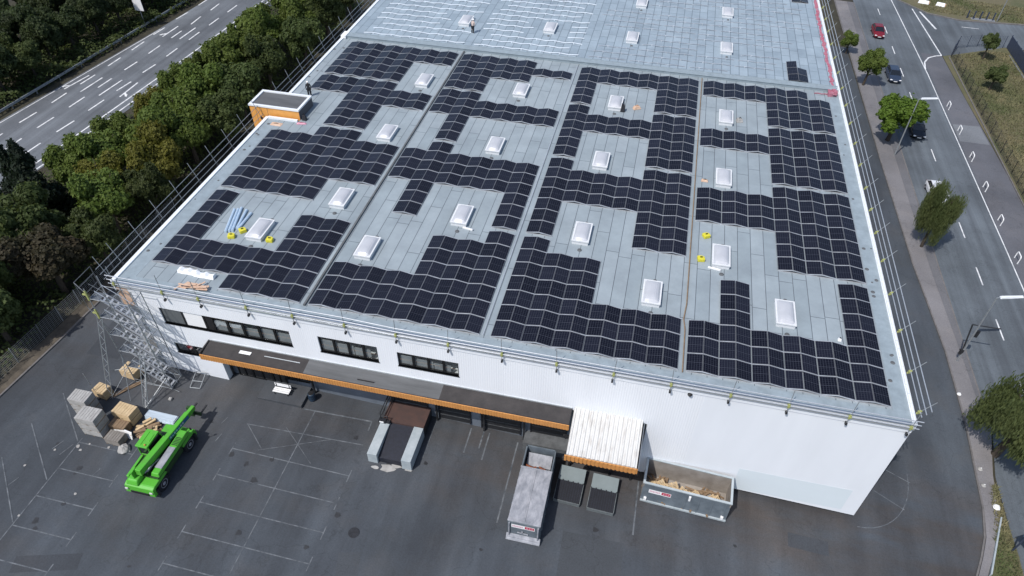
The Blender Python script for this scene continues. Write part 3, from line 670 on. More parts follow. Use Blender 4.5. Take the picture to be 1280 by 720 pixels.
for x in (37.55, 42.8): mb.tube((x, -3.3, 4.3), (x, 0.5, 4.3), .06); mb.tube((x, -3.2, 3.6), (x, .6, 5.6), .05)
mb.build('steel_frame', M['darksteel'], ds)
mb = MB(); mb.prism([(-3.3, 4.6), (0, 5.8), (0, 2.4), (-.9, 2.4)], 42.86, 42.92, 0, 'x'); mb.build('side_panel', M['dockwall'], ds)
MB().box(33.7, 43.0, -.35, .88, gz(34) - .6, gz(34) + 1.0).build('dock_platform', M['plinth'], W)
# raised entrance step
MB().box(10.5, 14.6, -1.2, .86, gz(14) - .3, gz(10) + .14).build('entrance_step', M['yard'], W)
# loading ramp between pale kerb beams
lr = thing('loading_ramp', 'raised loading ramp with rusty brown plate and two pale side walls', 'ramp', (23.75, -2.1, gz(23.75)))
for s in (-1, 1):
    MB().box(s * 1.42 - .4, s * 1.42 + .4, -2.5, .8, 0, 1.2).build('side_wall', M['beam'], lr, bevel=.02)
MB().hexa([(-1.01,-2.3,-.02),(1.01,-2.3,-.02),(1.01,.8,-.02),(-1.01,.8,-.02),(-1.01,-2.3,.62),(1.01,-2.3,.62),(1.01,.8,1.05),(-1.01,.8,1.05)]).build('ramp_floor', M['treadsteel'], lr)
MB().box(-1.75, 1.82, .81, 2.85, .95, 1.22).build('plate', M['rust'], lr)
mb = MB(); mb.box(1.7, 1.81, .81, 2.85, 0, .95); mb.box(-1.8, -1.7, .81, 2.85, 0, .95); mb.build('support_wall', M['darksteel'], lr)
mb = MB()
for p, q in (((-1.8,.75,1.2),(-1.8,.75,2.2)),((-1.8,2.8,1.2),(-1.8,2.8,2.2)),((-1.8,.75,2.2),(-1.8,2.8,2.2)),((-1.8,.75,1.7),(-1.8,2.8,1.7)),((-1.8,.75,1.2),(-1.8,2.8,2.2)),((-1.2,.75,1.2),(-1.2,.75,1.9)),((-1.8,.75,1.9),(-1.2,.75,1.9))): mb.tube(p, q, .035)
mb.build('railing', M['darksteel'], lr)
mb = MB(); mb.box(-1.95, -1.35, .5, .85, 1.21, 1.5, 0); mb.box(-1.85, -1.5, .47, .5, 1.3, 1.45, 1); mb.box(-1.3, -1.0, .55, .8, 1.21, 1.42, 0); mb.build('control_box', [M['rubber'], M['white']], lr)
# bench, barrel, frame
b = thing('bench', 'white slatted bench under the canopy by the entrance glazing', 'bench', (12.45, -.25, gz(12.45) + .16))
mb = MB()
for k in range(3): mb.box(-.75, .75, -.28 + k * .19, -.13 + k * .19, .42, .46)
mb.build('seat', M['white'], b); mb = MB()
for k in range(2): mb.box(-.75, .75, .30, .34, .55 + k * .2, .70 + k * .2)
mb.build('backrest', M['white'], b)
for s in (-1, 1):
    mb = MB(); mb.box(s * .6 - .03, s * .6 + .03, -.25, -.19, 0, .42); mb.box(s * .6 - .03, s * .6 + .03, .28, .34, 0, .9); mb.build('leg', M['darksteel'], b)
bl = thing('barrel', 'dark blue barrel standing beside the entrance step', 'barrel', (15.1, -.1, gz(15.1)))
MB().lathe([(.26, 0), (.3, .1), (.32, .3), (.3, .33), (.32, .36), (.32, .6), (.3, .63), (.32, .66), (.29, .86), (.26, .9)], 16).build('body', mat('barrel_blue', (.018, .035, .06), .45, var=.2), bl, smooth=True)
MB().lathe([(.24, .9), (.24, .93), (.05, .93)], 16).build('lid', M['black'], bl)
fr = thing('steel_frame', 'galvanised square frame lying on the ground beside the stair tower', 'frame', (4.85, -.9, gz(4.85)), .1)
mb = MB()
for p, q in (((-.45,-.7,.08),(.45,-.7,.08)),((-.45,.7,.5),(.45,.7,.5)),((-.45,-.7,.08),(-.45,.7,.5)),((.45,-.7,.08),(.45,.7,.5)),((-.45,-.1,.26),(.45,-.1,.26))): mb.tube(p, q, .035)
mb.build('frame_tube', M['galv'], fr); mb = MB()
for s in (-1, 1): mb.tube((s * .45, .7, 0), (s * .45, .7, .5), .03)
mb.build('leg', M['galv'], fr)
rd = thing('cushion', 'round red cushion behind the low window at the left wall end', 'cushion', (4.3, .62, 3.95))
MB().lathe([(.0, -.35), (.3, -.3), (.46, 0), (.36, .3), (.1, .44)], 16).build('cover', M['red'], rd, smooth=True)
MB().box(-.35, .35, -.25, .25, -.6, -.2).build('base', M['clothdark'], rd)

# ------------------------------------------------------------------ solar arrays
PL, PW, TILT = 1.635, 1.118, R_(10)
def panel_mesh():
    mb = MB(); h = PL / 2; w = PW / 2
    mb.box(-w, w, -h, h, -.035, 0, 1)
    mb.face([(-w + .022, -h + .022, .002), (w - .022, -h + .022, .002), (w - .022, h - .022, .002), (-w + .022, h - .022, .002)], 0)
    return mb.mesh('solar_panel', [M['solar'], M['panelframe']], fix=False)
PM = panel_mesh()
SEC = [(1.15, 7), (13.7, 7), (26.25, 6), (37.0, 5)]
ROWY = []
for y0, n in SEC:
    for k in range(n): ROWY.append(y0 + 1.71 * k)
SX = [(1.7, 2.31), (16.25, 2.275), (30.72, 2.28), (44.93, 2.29)]
def cells(spec):
    s = set()
    for cols, rows in spec:
        for c in cols:
            for r in rows: s.add((c, r))
    return s
r_ = lambda a, b: range(a, b + 1)
OCC = [
 cells([(r_(0,3), r_(20,24)), (r_(4,5), r_(23,24)), (r_(0,1), r_(18,19)), (r_(2,3), r_(14,19)), (r_(4,5), r_(17,18)), (r_(2,3), (13,)), (r_(0,3), r_(7,12)), (r_(4,5), r_(9,12)), ((0,), r_(1,6)), ((1,2), (1,2)), ((3,), r_(0,2)), ((4,5), r_(0,5))]),
 cells([((0,1), r_(20,24)), ((2,3), r_(22,24)), ((4,5), (23,)), ((0,), r_(17,19)), ((1,), r_(14,19)), (r_(2,5), (17,18)), ((1,), r_(7,13)), (r_(0,5), r_(10,12)), ((5,), r_(7,12)), ((5,), r_(0,6)), ((3,4), r_(0,5)), ((0,1,2), r_(0,2))]),
 cells([((0,4,5), r_(20,24)), ((1,2,3), (23,24)), ((0,4,5), r_(14,19)), ((1,2,3), (17,18)), ((0,4,5), r_(7,13)), ((1,2,3), r_(10,12)), ((0,), r_(0,6)), ((1,2), r_(0,5)), ((3,4,5), r_(0,2))]),
 cells([((0,1,2), (23,24)), ((3,4), r_(20,24)), ((5,), r_(20,23)), ((3,4,5), r_(14,19)), ((0,1,2), (17,18)), ((3,4,5), r_(7,13)), ((0,1,2), r_(10,12)), ((5,), r_(0,6)), ((1,), r_(0,5)), ((0,2,3,4), r_(0,2))]),
]
STN = ['left strip beside the trees', 'second strip from the trees', 'third strip between gutter and pipe', 'right strip beside the street']
SCN = ['front section along the white facade', 'second section from the white facade', 'third section from the white facade', 'rear section at the raised parapet']
LAB = {(0,0): 'solar array around pale tubes and yellow boxes, in the front left roof corner',
 (0,1): 'solar array of long rows just in front of the orange rooftop box',
 (0,2): 'solar array right of the orange rooftop box, stepping around two skylights',
 (0,3): 'solar array in the far left roof corner against the raised parapet',
 (1,0): 'solar array at the front edge, directly right of the cable tray',
 (1,1): 'solar array with one dangling column, middle of the second strip, right of cable tray',
 (1,2): 'thin solar array between two rear skylights, directly right of the cable tray',
 (1,3): 'solar array at the parapet with a lone outlying row, right of cable tray',
 (2,0): 'solar array at the front edge, directly left of the thin brown pipe',
 (2,1): 'solar array wrapping front and left of a skylight, left of the brown pipe',
 (2,2): 'solar array in front of the skylight with the dark bag, left of brown pipe',
 (2,3): 'solar array around the skylight with the dark bag, against the parapet',
 (3,0): 'solar array enclosing the frontmost right skylight, in the front right roof corner',
 (3,1): 'solar array behind the two yellow boxes, along the right roof edge',
 (3,2): 'solar array between two rear right skylights, along the right roof edge',
 (3,3): 'solar array in the rear right corner, beside the end of the pink netting'}
def put_panel(par, x, y, side, z=.09):
    o = bpy.data.objects.new('solar_panel', PM); COL.objects.link(o); o.parent = par
    o.location = (x, y, z + .5 * PW * math.sin(TILT) + .02 + random.uniform(-.006, .006))
    o.rotation_euler = (random.uniform(-.006, .006), (-1 if side == 0 else 1) * TILT + random.uniform(-.016, .016), random.uniform(-.003, .003))
random.seed(5)
row0 = 0
for si in range(4):
    base = 0
    for k, (y0, n) in enumerate(SEC):
        rows = range(base, base + n); base += n
        occ = [(c, r) for (c, r) in sorted(OCC[si]) if r in rows]
        x0, pw = SX[si]
        ar = thing('solar_array', LAB[(si, k)], 'solar array', (x0, y0, ROOF), 0, 'solar arrays on the flat roof')
        lines = {}
        for c, r in occ:
            yy = ROWY[r] - y0
            for sd in (0, 1):
                put_panel(ar, c * pw + (.56 if sd == 0 else pw - .59), yy + .855, sd)
            lines.setdefault(round(yy + .02, 2), set()).add(c)
            if (c, r + 1) not in OCC[si] or r + 1 not in rows: lines.setdefault(round(yy + 1.69, 2), set()).add(c)
        for e, cs in sorted(lines.items()):
            run = []
            for c in sorted(cs) + [99]:
                if run and c != run[-1] + 1:
                    rail = MB()
                    for q_ in run:
                        xa, xb, xm, hz = q_ * pw, q_ * pw + pw, q_ * pw + pw / 2 - .01, .29
                        for (p, q) in (((xa, .10), (xm, hz)), ((xm, hz), (xb, .10))):
                            rail.hexa([(p[0], e - .025, p[1] - .06), (q[0], e - .025, q[1] - .06), (q[0], e + .025, q[1] - .06), (p[0], e + .025, p[1] - .06),
                                       (p[0], e - .03, p[1]), (q[0], e - .03, q[1]), (q[0], e + .03, q[1]), (p[0], e + .03, p[1])])
                        rail.box(xa, xb, e - .04, e + .04, 0.005, .042)
                    rail.build('support_rail', M['supportrail'], ar); run = []
                run.append(c)
ar = thing('solar_array', 'small cluster of five solar panels on the rear roof behind the parapet', 'solar array', (54.5, 48.0, ROOF), 0, 'solar arrays on the flat roof')
for r in range(2):
    for sd in (0, 1): put_panel(ar, .56 if sd == 0 else 1.7, r * 1.71 + .86, sd)
put_panel(ar, .56, 2 * 1.71 + .86, 0)
MB().box(0, 2.3, 0, 3.5, 0, .04).box(0, 1.1, 3.5, 5.1, 0, .04).build('support_rail', M['alu'], ar)
ar = thing('solar_array', 'loose pair of solar panels far back on the rear roof near pink netting', 'solar array', (56.3, 72.6, ROOF), 0, 'solar arrays on the flat roof')
for sd in (0, 1): put_panel(ar, .56 if sd == 0 else 1.7, .86, sd)
MB().box(0, 2.3, 0, 1.7, 0, .04).build('support_rail', M['alu'], ar)
# bare mounting rails on the rear roof
rail_m = {}
def rail(x0, x1, y, hw=.07, mm='alurail'):
    key = (round(x1 - x0, 1), hw)
    if key not in rail_m:
        mb = MB(); x = 0; n = max(1, int((x1 - x0) / 1.14))
        for k in range(n):
            a, b = k * (x1 - x0) / n, (k + 1) * (x1 - x0) / n; za, zb = (.05, .15) if k % 2 == 0 else (.15, .05)
            mb.hexa([(a,-hw,za-.04),(b,-hw,zb-.04),(b,hw,zb-.04),(a,hw,za-.04),(a,-hw,za),(b,-hw,zb),(b,hw,zb),(a,hw,za)])
            mb.box(a, a + .12, -.06, .06, 0, za - .04)
        rail_m[key] = mb.mesh('mounting_rail', M[mm])
    o = bpy.data.objects.new('mounting_rail', rail_m[key]); COL.objects.link(o); o.location = (x0, y, ROOF)
    tag(o, 'bare zigzag aluminium mounting rail laid across the rear roof', 'mounting rail', 'bare mounting rails on the rear roof')
for k in range(16):
    y = 48.7 + 1.62 * k
    for (a, b) in ((2.0, 15.4), (16.6, 29.8)):
        if abs(y - 55.2) < 2.2:
            c = 13.9 if a < 10 else 25.1
            rail(a, c - 2.2 - (k % 2), y)
            if b - (c + 1.8) > 2: rail(c + 2.6, b, y)
        else: rail(a + (k % 3) * .7, b - (k % 2) * 1.4, y)
random.seed(31)
for k in range(16):                                                # thinner battens further right
    y = 48.9 + 1.62 * k; x = 31.0 + .4 * (k % 4)
    while x < 56:
        l = random.choice((4.56, 6.84, 6.84)); sky = any(abs(y - sy_) < 2.0 and x - 1.1 < sx_ < x + l + 1.1 for sx_, sy_ in SKY)
        if not sky and x + l < 58.3 and not (x + l > 53.8 and y < 54): rail(x, x + l, y, .035, 'supportrail')
        x += l + .35

# cable tray and pipe between the strips
tag(MB().box(15.92, 16.08, 1.0, 46.4, ROOF + .03, ROOF + .14).build('cable_tray', M['plinth']), 'long dark cable tray running up the roof between two solar strips', 'cable tray')
mb = MB(); mb.path([(44.72, 1.0, ROOF + .09), (44.7, 5.2, ROOF + .09), (44.55, 6.3, ROOF + .09), (44.7, 8, ROOF + .09), (44.72, 46.3, ROOF + .09)], .05)
tag(mb.build('pipe', M['brownwood']), 'thin brown pipe running up the roof between the two right solar strips', 'pipe')
mb = MB(); mb.box(30.1, 30.18, 1.2, 46.4, ROOF + .01, ROOF + .05); 
tag(mb.build('cable_duct', M['copinggrey']), 'thin pale cable duct up the bare lane between the middle solar strips', 'cable duct')
# pink netting along the right edge
mb = MB(); random.seed(4); y = 46.2; px = 59.35
while y < 75:
    nx_ = 59.45 + random.uniform(-.12, .12) + .003 * (y - 46); w = random.uniform(.13, .26)
    h = random.uniform(.04, .1); ny = y + random.uniform(.5, .9)
    mb.hexa([(px - w, y, ROOF + .01), (px + w, y, ROOF + .01), (nx_ + w, ny, ROOF + .01), (nx_ - w, ny, ROOF + .01), (px - w * .6, y, ROOF + h), (px + w * .6, y, ROOF + h), (nx_ + w * .6, ny, ROOF + h), (nx_ - w * .6, ny, ROOF + h)])
    px = nx_; y = ny
for k in range(7):
    a = k * .9; mb.box(59.35 - .45 + .3 * math.cos(a), 59.35 - .05 + .3 * math.cos(a), 45.6 + .3 * math.sin(a * 2), 46.2 + .3 * math.sin(a * 2), ROOF + .33 if k > 3 else ROOF + .02, ROOF + .5 - .03 * k)
for k in range(5): mb.tube((57.2 + k * .4, 45.75 + .12 * (k % 2), ROOF + .06), (57.6 + k * .4, 45.75 + .12 * ((k + 1) % 2), ROOF + .06), .05)
tag(mb.build('safety_net', M['pink']), 'pink red netting strip lying along the right edge of the rear roof', 'netting')

# ------------------------------------------------------------------ edge protection (guard rails)
def guard(label, posts, top, rails, foot, yellow, name='guard_rail', mid=None):
    # posts: list of (base, tip); rails: fractions along the post
    t = thing(name, label, 'guard rail', posts[0][0], 0, 'scaffold guard rails round the roof')
    o0 = Vector(posts[0][0])
    for b, e in posts:
        b = Vector(b) - o0; e = Vector(e) - o0
        p = MB().tube(b, e, .026, 6).build('post', M['galv'], t)
        mb = MB(); c = b + (e - b) * foot; d = (e - b).normalized()
        mb.tube(c - d * .2, c + d * .2, .075, 6); mb.box(c.x - .09, c.x + .09, c.y - .09, c.y + .09, c.z - .08, c.z + .08)
        mb.build('coupler', M['yellowdull'] if yellow else M['darksteel'], p)
        mb = MB(); mb.box(b.x - .065, b.x + .065, b.y - .1, b.y + .12, b.z - .12, b.z + .08); mb.build('bracket', M['darksteel'], p)
    for f in rails:
        mb = MB(); pp = [Vector(b) - o0 + (Vector(e) - Vector(b)) * f for b, e in posts]
        pp[0] = pp[0] + (pp[0] - pp[1]).normalized() * .5; pp[-1] = pp[-1] + (pp[-1] - pp[-2]).normalized() * .5
        mb.path([tuple(q) for q in pp], .036 if yellow else .03, 6); mb.build('rail', M['alu'] if yellow else M['galv'], t)
    return t
XF = [.35, 4.6, 7.75, 11.8, 15.6, 19.8, 23.83, 27.86, 31.94, 35.97, 40.0, 44.06, 48.06, 51.95, 55.85, 59.7]
guard('galvanised guard rail with yellow clamps along the front edge above the white facade', [((x, -.24, 10.25), (x + random.uniform(-.1, .1), -.24, 12.9 if x < 22 else 12.6)) for x in XF], 0, (.30, .46, .62), .30, True)
XR = [1.24, 4.85, 8.94, 13.1, 17.2, 21.0, 24.4, 27.85, 31.85, 35.9, 40, 44, 48, 52, 56, 60, 64, 68, 72, 75.5]
guard('guard rail leaning outward along the right roof edge above the lane', [((60.25, y, 10.55), (61.2, y + .1, 12.1)) for y in XR], 0, (.3, .5, .72), .25, True)
YL = [.4, 2.1, 5.0, 8.0, 11.0, 13.9, 16.95, 20.0, 23.0, 26.0]
guard('guard rail leaning outward along the left roof edge in front of orange box', [((-.3, y, 10.5), (-1.3, y + .15, 12.9)) for y in YL], 0, (.28, .46, .66), .2, False)
YL = [30.4, 33.4, 36.4, 39.4, 42.4, 45.4, 48.4, 51.4, 54.4, 57.4, 60.4, 63.4, 66.4, 69.4, 72.4]
guard('guard rail along the left roof edge behind the orange rooftop box', [((-.3, y, 10.5), (-1.15, y + .15, 12.8)) for y in YL], 0, (.28, .46, .66), .2, False)

# ------------------------------------------------------------------ scaffold stair tower
st = thing('stair_tower', 'galvanised scaffold stair tower climbing the left front corner of the warehouse', 'stair tower', (1.4, -1.5, gz(1.4)))
hz = ROOF - gz(1.4)
UX, UY = [-1.7, -.0, 1.75], [-.75, .75]
for x in UX:
    for y in UY: MB().tube((x, y, 0), (x, y, hz + (1.2 if x < 1 else .3)), .04, 6).build('upright', M['galv'], st)
mb = MB(); nlev = 5; dz = hz / nlev
for k in range(nlev + 1):
    z = k * dz + .15
    for y in UY: mb.tube((-1.7, y, z), (1.75, y, z), .025)
    for x in UX: mb.tube((x, -.75, z), (x, .75, z), .03)
    if k < nlev:
        mb.tube((-1.7, .75, z), (0, .75, z + dz), .025); mb.tube((0, .75, z + dz), (1.75, .75, z), .025)
mb.build('ledger', M['galv'], st)
for k in range(nlev):
    z0 = k * dz + .1; mb = MB()
    fx0, fx1 = 1.75, -.9
    for s in (-.62, .02): mb.hexa([(fx0, s, z0 - .12), (fx0, s + .06, z0 - .12), (fx1, s + .06, z0 + dz - .12), (fx1, s, z0 + dz - .12), (fx0, s, z0 + .08), (fx0, s + .06, z0 + .08), (fx1, s + .06, z0 + dz + .08), (fx1, s, z0 + dz + .08)])
    for i in range(7):
        f = (i + .5) / 7; x = fx0 + (fx1 - fx0) * f; z = z0 + dz * f; mb.box(x - .10, x + .10, -.56, .02, z - .02, z + .02)
    fl = mb.build('stair_flight', M['alu'], st)
    mb = MB()
    for s in (-.66, .1):
        for h in (.95,): mb.tube((fx0, s, z0 + h), (fx1, s, z0 + dz + h), .026)
        for f in (0, 1): x = fx0 + (fx1 - fx0) * f; z = z0 + dz * f; mb.tube((x, s, z), (x, s, z + 1.0), .022)
    mb.build('handrail', M['alu'], fl)
    mb = MB(); mb.box(-1.7, -.9, -.7, .1, z0 + dz - .06, z0 + dz); mb.build('landing', M['darkgalv'], st)
mb = MB()
for (p, q) in (((-1.7,-.75,hz+.6),(-2.9,-.3,hz+1.2)),((-1.7,.75,hz-.6),(-2.9,.75,hz+.1)),((-2.9,-.3,hz-1.6),(-2.9,-.3,hz+1.2)),((-2.9,1.6,hz-1.6),(-2.9,1.6,hz+1.2)),((-2.9,-.3,hz+1.2),(-2.9,1.6,hz+1.2)),((-2.9,-.3,hz+.5),(-2.9,1.6,hz+.5)),((-2.9,-.3,hz-.4),(-2.9,1.6,hz-.4)),((-2.9,-.3,hz-1.5),(-1.7,-.75,hz-2.4)),((-2.9,-.3,hz-1.6),(-1.7,-.3,hz-4.4))): mb.tube(p, q, .026)
mb.build('side_guard', M['darkgalv'], st)
mb = MB()
for z in (hz + .4, hz - 1.6):
    mb = MB(); mb.box(-2.2, -1.72, -.72, -.62, z, z + .12); mb.box(-1.78, -1.66, -.82, -.7, z - .4, z + .6); mb.build('clamp', M['yellowdull'], st)
def lattice(p0, p1, w, name, par):
    p0 = Vector(p0); p1 = Vector(p1); d = (p1 - p0).normalized(); a = Vector((1, 0, 0)); a = (a - d * a.dot(d)).normalized()
    mb = MB(); n = int((p1 - p0).length / .55)
    for s in (-1, 1): mb.tube(p0 + a * s * w, p1 + a * s * w, .035)
    for k in range(n):
        q0 = p0 + (p1 - p0) * (k / n); q1 = p0 + (p1 - p0) * ((k + 1) / n); s = 1 if k % 2 else -1
        mb.tube(q0 + a * s * w, q1 - a * s * w, .022)
    return mb.build(name, M['galv'], par)
lattice((-2.7, -2.9, .05), (-1.75, -.75, 8.0), .22, 'raking_strut', st)
lattice((.8, -3.1, .05), (.6, -.75, 4.6), .22, 'raking_strut', st)
mb = MB()
for p, q in (((-2.7,-2.9,.12),(-1.7,-.75,.3)),((.8,-3.1,.12),(1.0,-.75,.3)),((-1.7,-.75,.5),(2.1,-1.0,.5)),((-2.7,-1.2,1.9),(-1.7,-.75,1.9)),((.0,-.75,2.2),(.8,-3.1,.2)),((-1.7,-.75,2.0),(-2.6,-2.8,.2)),((1.75,-.75,.15),(2.6,-.9,.15)),((.8,-3.1,.15),(1.75,-.75,1.6)),((-1.7,-.75,3.4),(-.9,-2.7,.1))): mb.tube(p, q, .022)
mb.build('base_brace', M['galv'], st)

# ------------------------------------------------------------------ pallets and building material
def pallet_box(name, label, cat, x, y, w, d, h, m, rot=0, tiers=1, slat=.16, group=None, top='wood'):
    t = thing(name, label, cat, (x, y, gz(x) + .01), rot, group); hh = h / tiers
    for k in range(tiers):
        z = k * hh; mb = MB()
        for s in (-1, 0, 1): mb.box(s * (w / 2 - .06) - .05, s * (w / 2 - .06) + .05, -d / 2, d / 2, z, z + .1)
        mb.build('pallet', M['brownwood'], t)
        mb = MB(); mb.box(-w / 2 + .02, w / 2 - .02, -d / 2 + .02, d / 2 - .02, z + .1, z + hh - .03)
        zz = z + .1
        while zz < z + hh - .08:
            mb.box(-w / 2, w / 2, -d / 2, d / 2, zz, min(zz + slat - .03, z + hh - .03)); zz += slat
        n = max(3, int(w / .22))
        for i in range(n): mb.box(-w / 2 + i * w / n + .015, -w / 2 + (i + 1) * w / n - .015, -d / 2, d / 2, z + hh - .025, z + hh + random.uniform(-.006, .004))
        mb.build('crate', m, t)
    return t
pallet_box('pallet_stack', 'tall grey stack of pallet frames, rear one of the grey pair', 'pallet stack', -2.0, -6.0, 1.6, 1.1, 2.2, M['greywrap'], 0, 3, .2, 'grey pallet stacks')
pallet_box('pallet_stack', 'tall grey stack of pallet frames, front one of the grey pair', 'pallet stack', -.2, -7.4, 1.7, 1.25, 2.25, M['greywrap'], 0, 3, .2, 'grey pallet stacks')
pallet_box('pallet_stack', 'small pale timber bundle standing behind the grey pallet stacks', 'pallet stack', -1.95, -4.15, 1.2, .9, .95, M['wood'], -.15, 1, .12)
pallet_box('pallet_stack', 'pale timber bundle at the foot of the stair tower', 'pallet stack', -.95, -1.6, 1.5, 1.1, .9, M['wood'], -.12, 1, .12)
pallet_box('pallet_stack', 'pale timber stack between grey pallets and the long blue sheets', 'pallet stack', 1.5, -5.8, 1.75, 1.1, 1.35, M['wood'], -.1, 2, .1)
pallet_box('crate', 'brown open crate behind the leaning white board', 'crate', 1.5, -6.85, 1.5, .75, .8, M['brownwood'], -.06, 1, .14)
pallet_box('crate', 'small weathered brown crate at the right foot of the grey stacks', 'crate', 1.85, -7.95, 1.35, .9, .75, M['woodold'], -.05, 1, .14)
t = thing('board', 'white board leaning between crate and telehandler', 'board', (2.0, -7.35, gz(2)), -.14)
MB().hexa([(-.95,-.08,0),(.95,-.08,0),(.95,-.03,0),(-.95,-.03,0),(-.95,.12,.75),(.95,.12,.7),(.95,.17,.7),(-.95,.17,.75)]).build('sheet', M['white'], t)
mb = MB(); mb.box(-.9, -.84, .02, .1, 0, .5); mb.box(.84, .9, .02, .1, 0, .5); mb.build('batten', M['wood'], t)
def lump(name, label, cat, x, y, w, d, h, m, seed):
    random.seed(seed); mb = MB(); n = 12; rings = []
    for k, (f, s) in enumerate(((0, 1), (.35, 1.02), (.7, .8), (1, .35))):
        rings.append([(w / 2 * s * math.cos(2 * math.pi * i / n) * random.uniform(.8, 1.15), d / 2 * s * math.sin(2 * math.pi * i / n) * random.uniform(.8, 1.15), h * f * random.uniform(.85, 1.1) if k else 0) for i in range(n)])
    for k in range(3):
        for i in range(n): mb.face([rings[k][i], rings[k][(i+1) % n], rings[k+1][(i+1) % n], rings[k+1][i]])
    mb.face(rings[3])
    o = mb.build(name, m); o.location = (x, y, gz(x)); return tag(o, label, cat)
lump('tarpaulin', 'crumpled grey plastic sheet on the ground in front of the small crate', 'tarpaulin', 2.85, -8.55, 1.0, .9, .5, M['greywrap'], 2)
t = thing('timber_heap', 'untidy heap of pale brown timber offcuts beside the telehandler cab', 'timber heap', (3.6, -6.6, gz(3.6)))
random.seed(9)
for k in range(26):
    a = .65 + random.uniform(-.35, .35); l = random.uniform(.6, 1.5); x = random.uniform(-.75, .9); y = random.uniform(-.75, .75); z = random.uniform(.05, .6) * (1 - abs(x) * .5)
    T = Matrix.Translation((x, y, z)) @ Matrix.Rotation(a, 4, 'Z') @ Matrix.Rotation(random.uniform(-.3, .3), 4, 'Y')
    MB().box(-l / 2, l / 2, -.11, .11, -.05, .05, 0, T).build('plank', M['wood' if k % 3 else 'brownwood'], t)
t = thing('sheet_stack', 'stack of long pale blue metal sheets behind the telehandler boom', 'sheet stack', (4.05, -5.15, gz(4.05)), -.02)
for k in range(5):
    MB().box(-1.35 + .05 * (k % 2), 1.4 - .06 * (k % 3), -.42 + .03 * k, .42 - .02 * k, .1 + k * .07, .155 + k * .07).build('sheet', M['bluewhite'], t)
mb = MB(); mb.box(-1.0, -.9, -.45, .45, 0, .1); mb.box(.9, 1.0, -.45, .45, 0, .1); mb.build('skid', M['brownwood'], t)
for (x, y, h, lab) in ((-2.2, -4.55, 3.0, 'thin grey scaffold pole standing beside the small timber bundle'),):
    t = thing('scaffold_pole', lab, 'pole', (x, y, gz(x))); MB().tube((0, 0, 0), (-.3, .1, h), .03).build('tube', M['galv'], t); MB().box(-.18, .18, -.18, .18, 0, .08).build('foot', M['darksteel'], t)
t = thing('plank', 'brown planks on the ground leading to the stair tower', 'plank', (-.55, -3.2, gz(-.5)), R_(52)); MB().box(-1.3, 1.3, -.16, .0, .03, .09).box(-1.2, 1.4, .03, .2, .03, .09).build('board', M['brownwood'], t)
t = thing('bag', 'small white bag on the ground by the blue sheets', 'bag', (3.6, -3.2, gz(3.6))); MB().box(-.14, .14, -.14, .14, 0, .22).build('sack', M['greywrap'], t, bevel=.06); MB().tube((-.06, 0, .22), (.06, 0, .28), .02).build('knot', M['white'], t)

# items on the roof
t = thing('tube_bundle', 'fan of five long pale blue tubes lying on the front left roof', 'tubes', (5.9, 8.0, ROOF))
for (a, b) in (((-.25, -.35), (-1.1, 2.75)), ((.0, -.2), (-.8, 2.85)), ((.25, -.1), (-.6, 3.1)), ((.45, .3), (.0, 2.9)), ((.6, .2), (.6, 2.6))):
    MB().tube((a[0], a[1], .12), (b[0], b[1], .12), .12, 8).build('tube', M['bluepipe'], t, smooth=False)
def ybox(x, y, lab, rot=0, s=.85):
    t = thing('yellow_box', lab, 'box', (x, y, ROOF), rot, 'yellow ballast boxes on the roof')
    MB().prism([(-.34*s,-.3*s),(.34*s,-.3*s),(.34*s,.14*s),(.1*s,.3*s),(-.34*s,.3*s)], 0, .32).build('case', M['yellow'], t, bevel=.04)
    MB().box(-.1, .1, -.03, .03, .32, .4).build('handle', M['black'], t)
ybox(6.45, 7.25, 'yellow box at the front end of the pale tubes', .3); ybox(7.0, 8.15, 'yellow box tucked under the right tubes', .8)
ybox(9.85, 7.55, 'yellow box at the front right of the first skylight, left strip', .1, .85); ybox(45.95, 16.8, 'yellow box further back in the right strip near the pipe', .5); ybox(45.6, 13.6, 'yellow box left of the front skylight in the right strip', .2)
mb = MB(); random.seed(2)
for (x0, x1, y0, y1) in ((4.5, 6.15, 2.1, 2.7), (6.0, 7.75, 2.0, 2.55)):
    n = 7
    for i in range(n):
        a, b = x0 + (x1 - x0) * i / n, x0 + (x1 - x0) * (i + 1) / n; h0 = .25 + .12 * math.sin(i * 2); h1 = .25 + .12 * math.sin(i * 2 + 2)
        mb.hexa([(a, y0, ROOF + .02), (b, y0, ROOF + .02), (b, y1, ROOF + .02), (a, y1, ROOF + .02), (a, y0 + .1, ROOF + h0), (b, y0 + .1, ROOF + h1), (b, y1 - .1, ROOF + h1), (a, y1 - .1, ROOF + h0)])
tag(mb.build('plastic_film', M['foil']), 'bright white plastic film lying at the front left roof corner', 'plastic film')
t = thing('board_pile', 'untidy pile of peach coloured boards at the front left roof edge', 'board pile', (6.6, .75, ROOF))
for k in range(20):
    T = Matrix.Translation((random.uniform(-1.1, 1.1), random.uniform(-.25, .35), .05 + .02 * k)) @ Matrix.Rotation(random.uniform(-.25, .25) + (1.2 if k % 5 == 0 else 0), 4, 'Z')
    l = random.uniform(.5, 1.1); MB().box(-l / 2, l / 2, -.07, .07, -.02, .02, 0, T).build('board', M['peach'], t)
def smallthing(name, lab, cat, x, y, m, w, d, h, rot=0, m2='black', z=ROOF):
    t = thing(name, lab, cat, (x, y, z), rot)
    MB().hexa([(-w/2,-d/2,0),(w/2,-d/2,0),(w/2,d/2,0),(-w/2,d/2,0),(-w*.3,-d*.3,h),(w*.35,-d*.25,h*.9),(w*.3,d*.3,h*.85),(-w*.35,d*.35,h)]).build('body', M[m], t, bevel=.05)
    MB().path([(-w*.2, 0, h), (0, 0, h * 1.35), (w*.2, 0, h * .9)], .03).build('strap', M[m2], t); return t
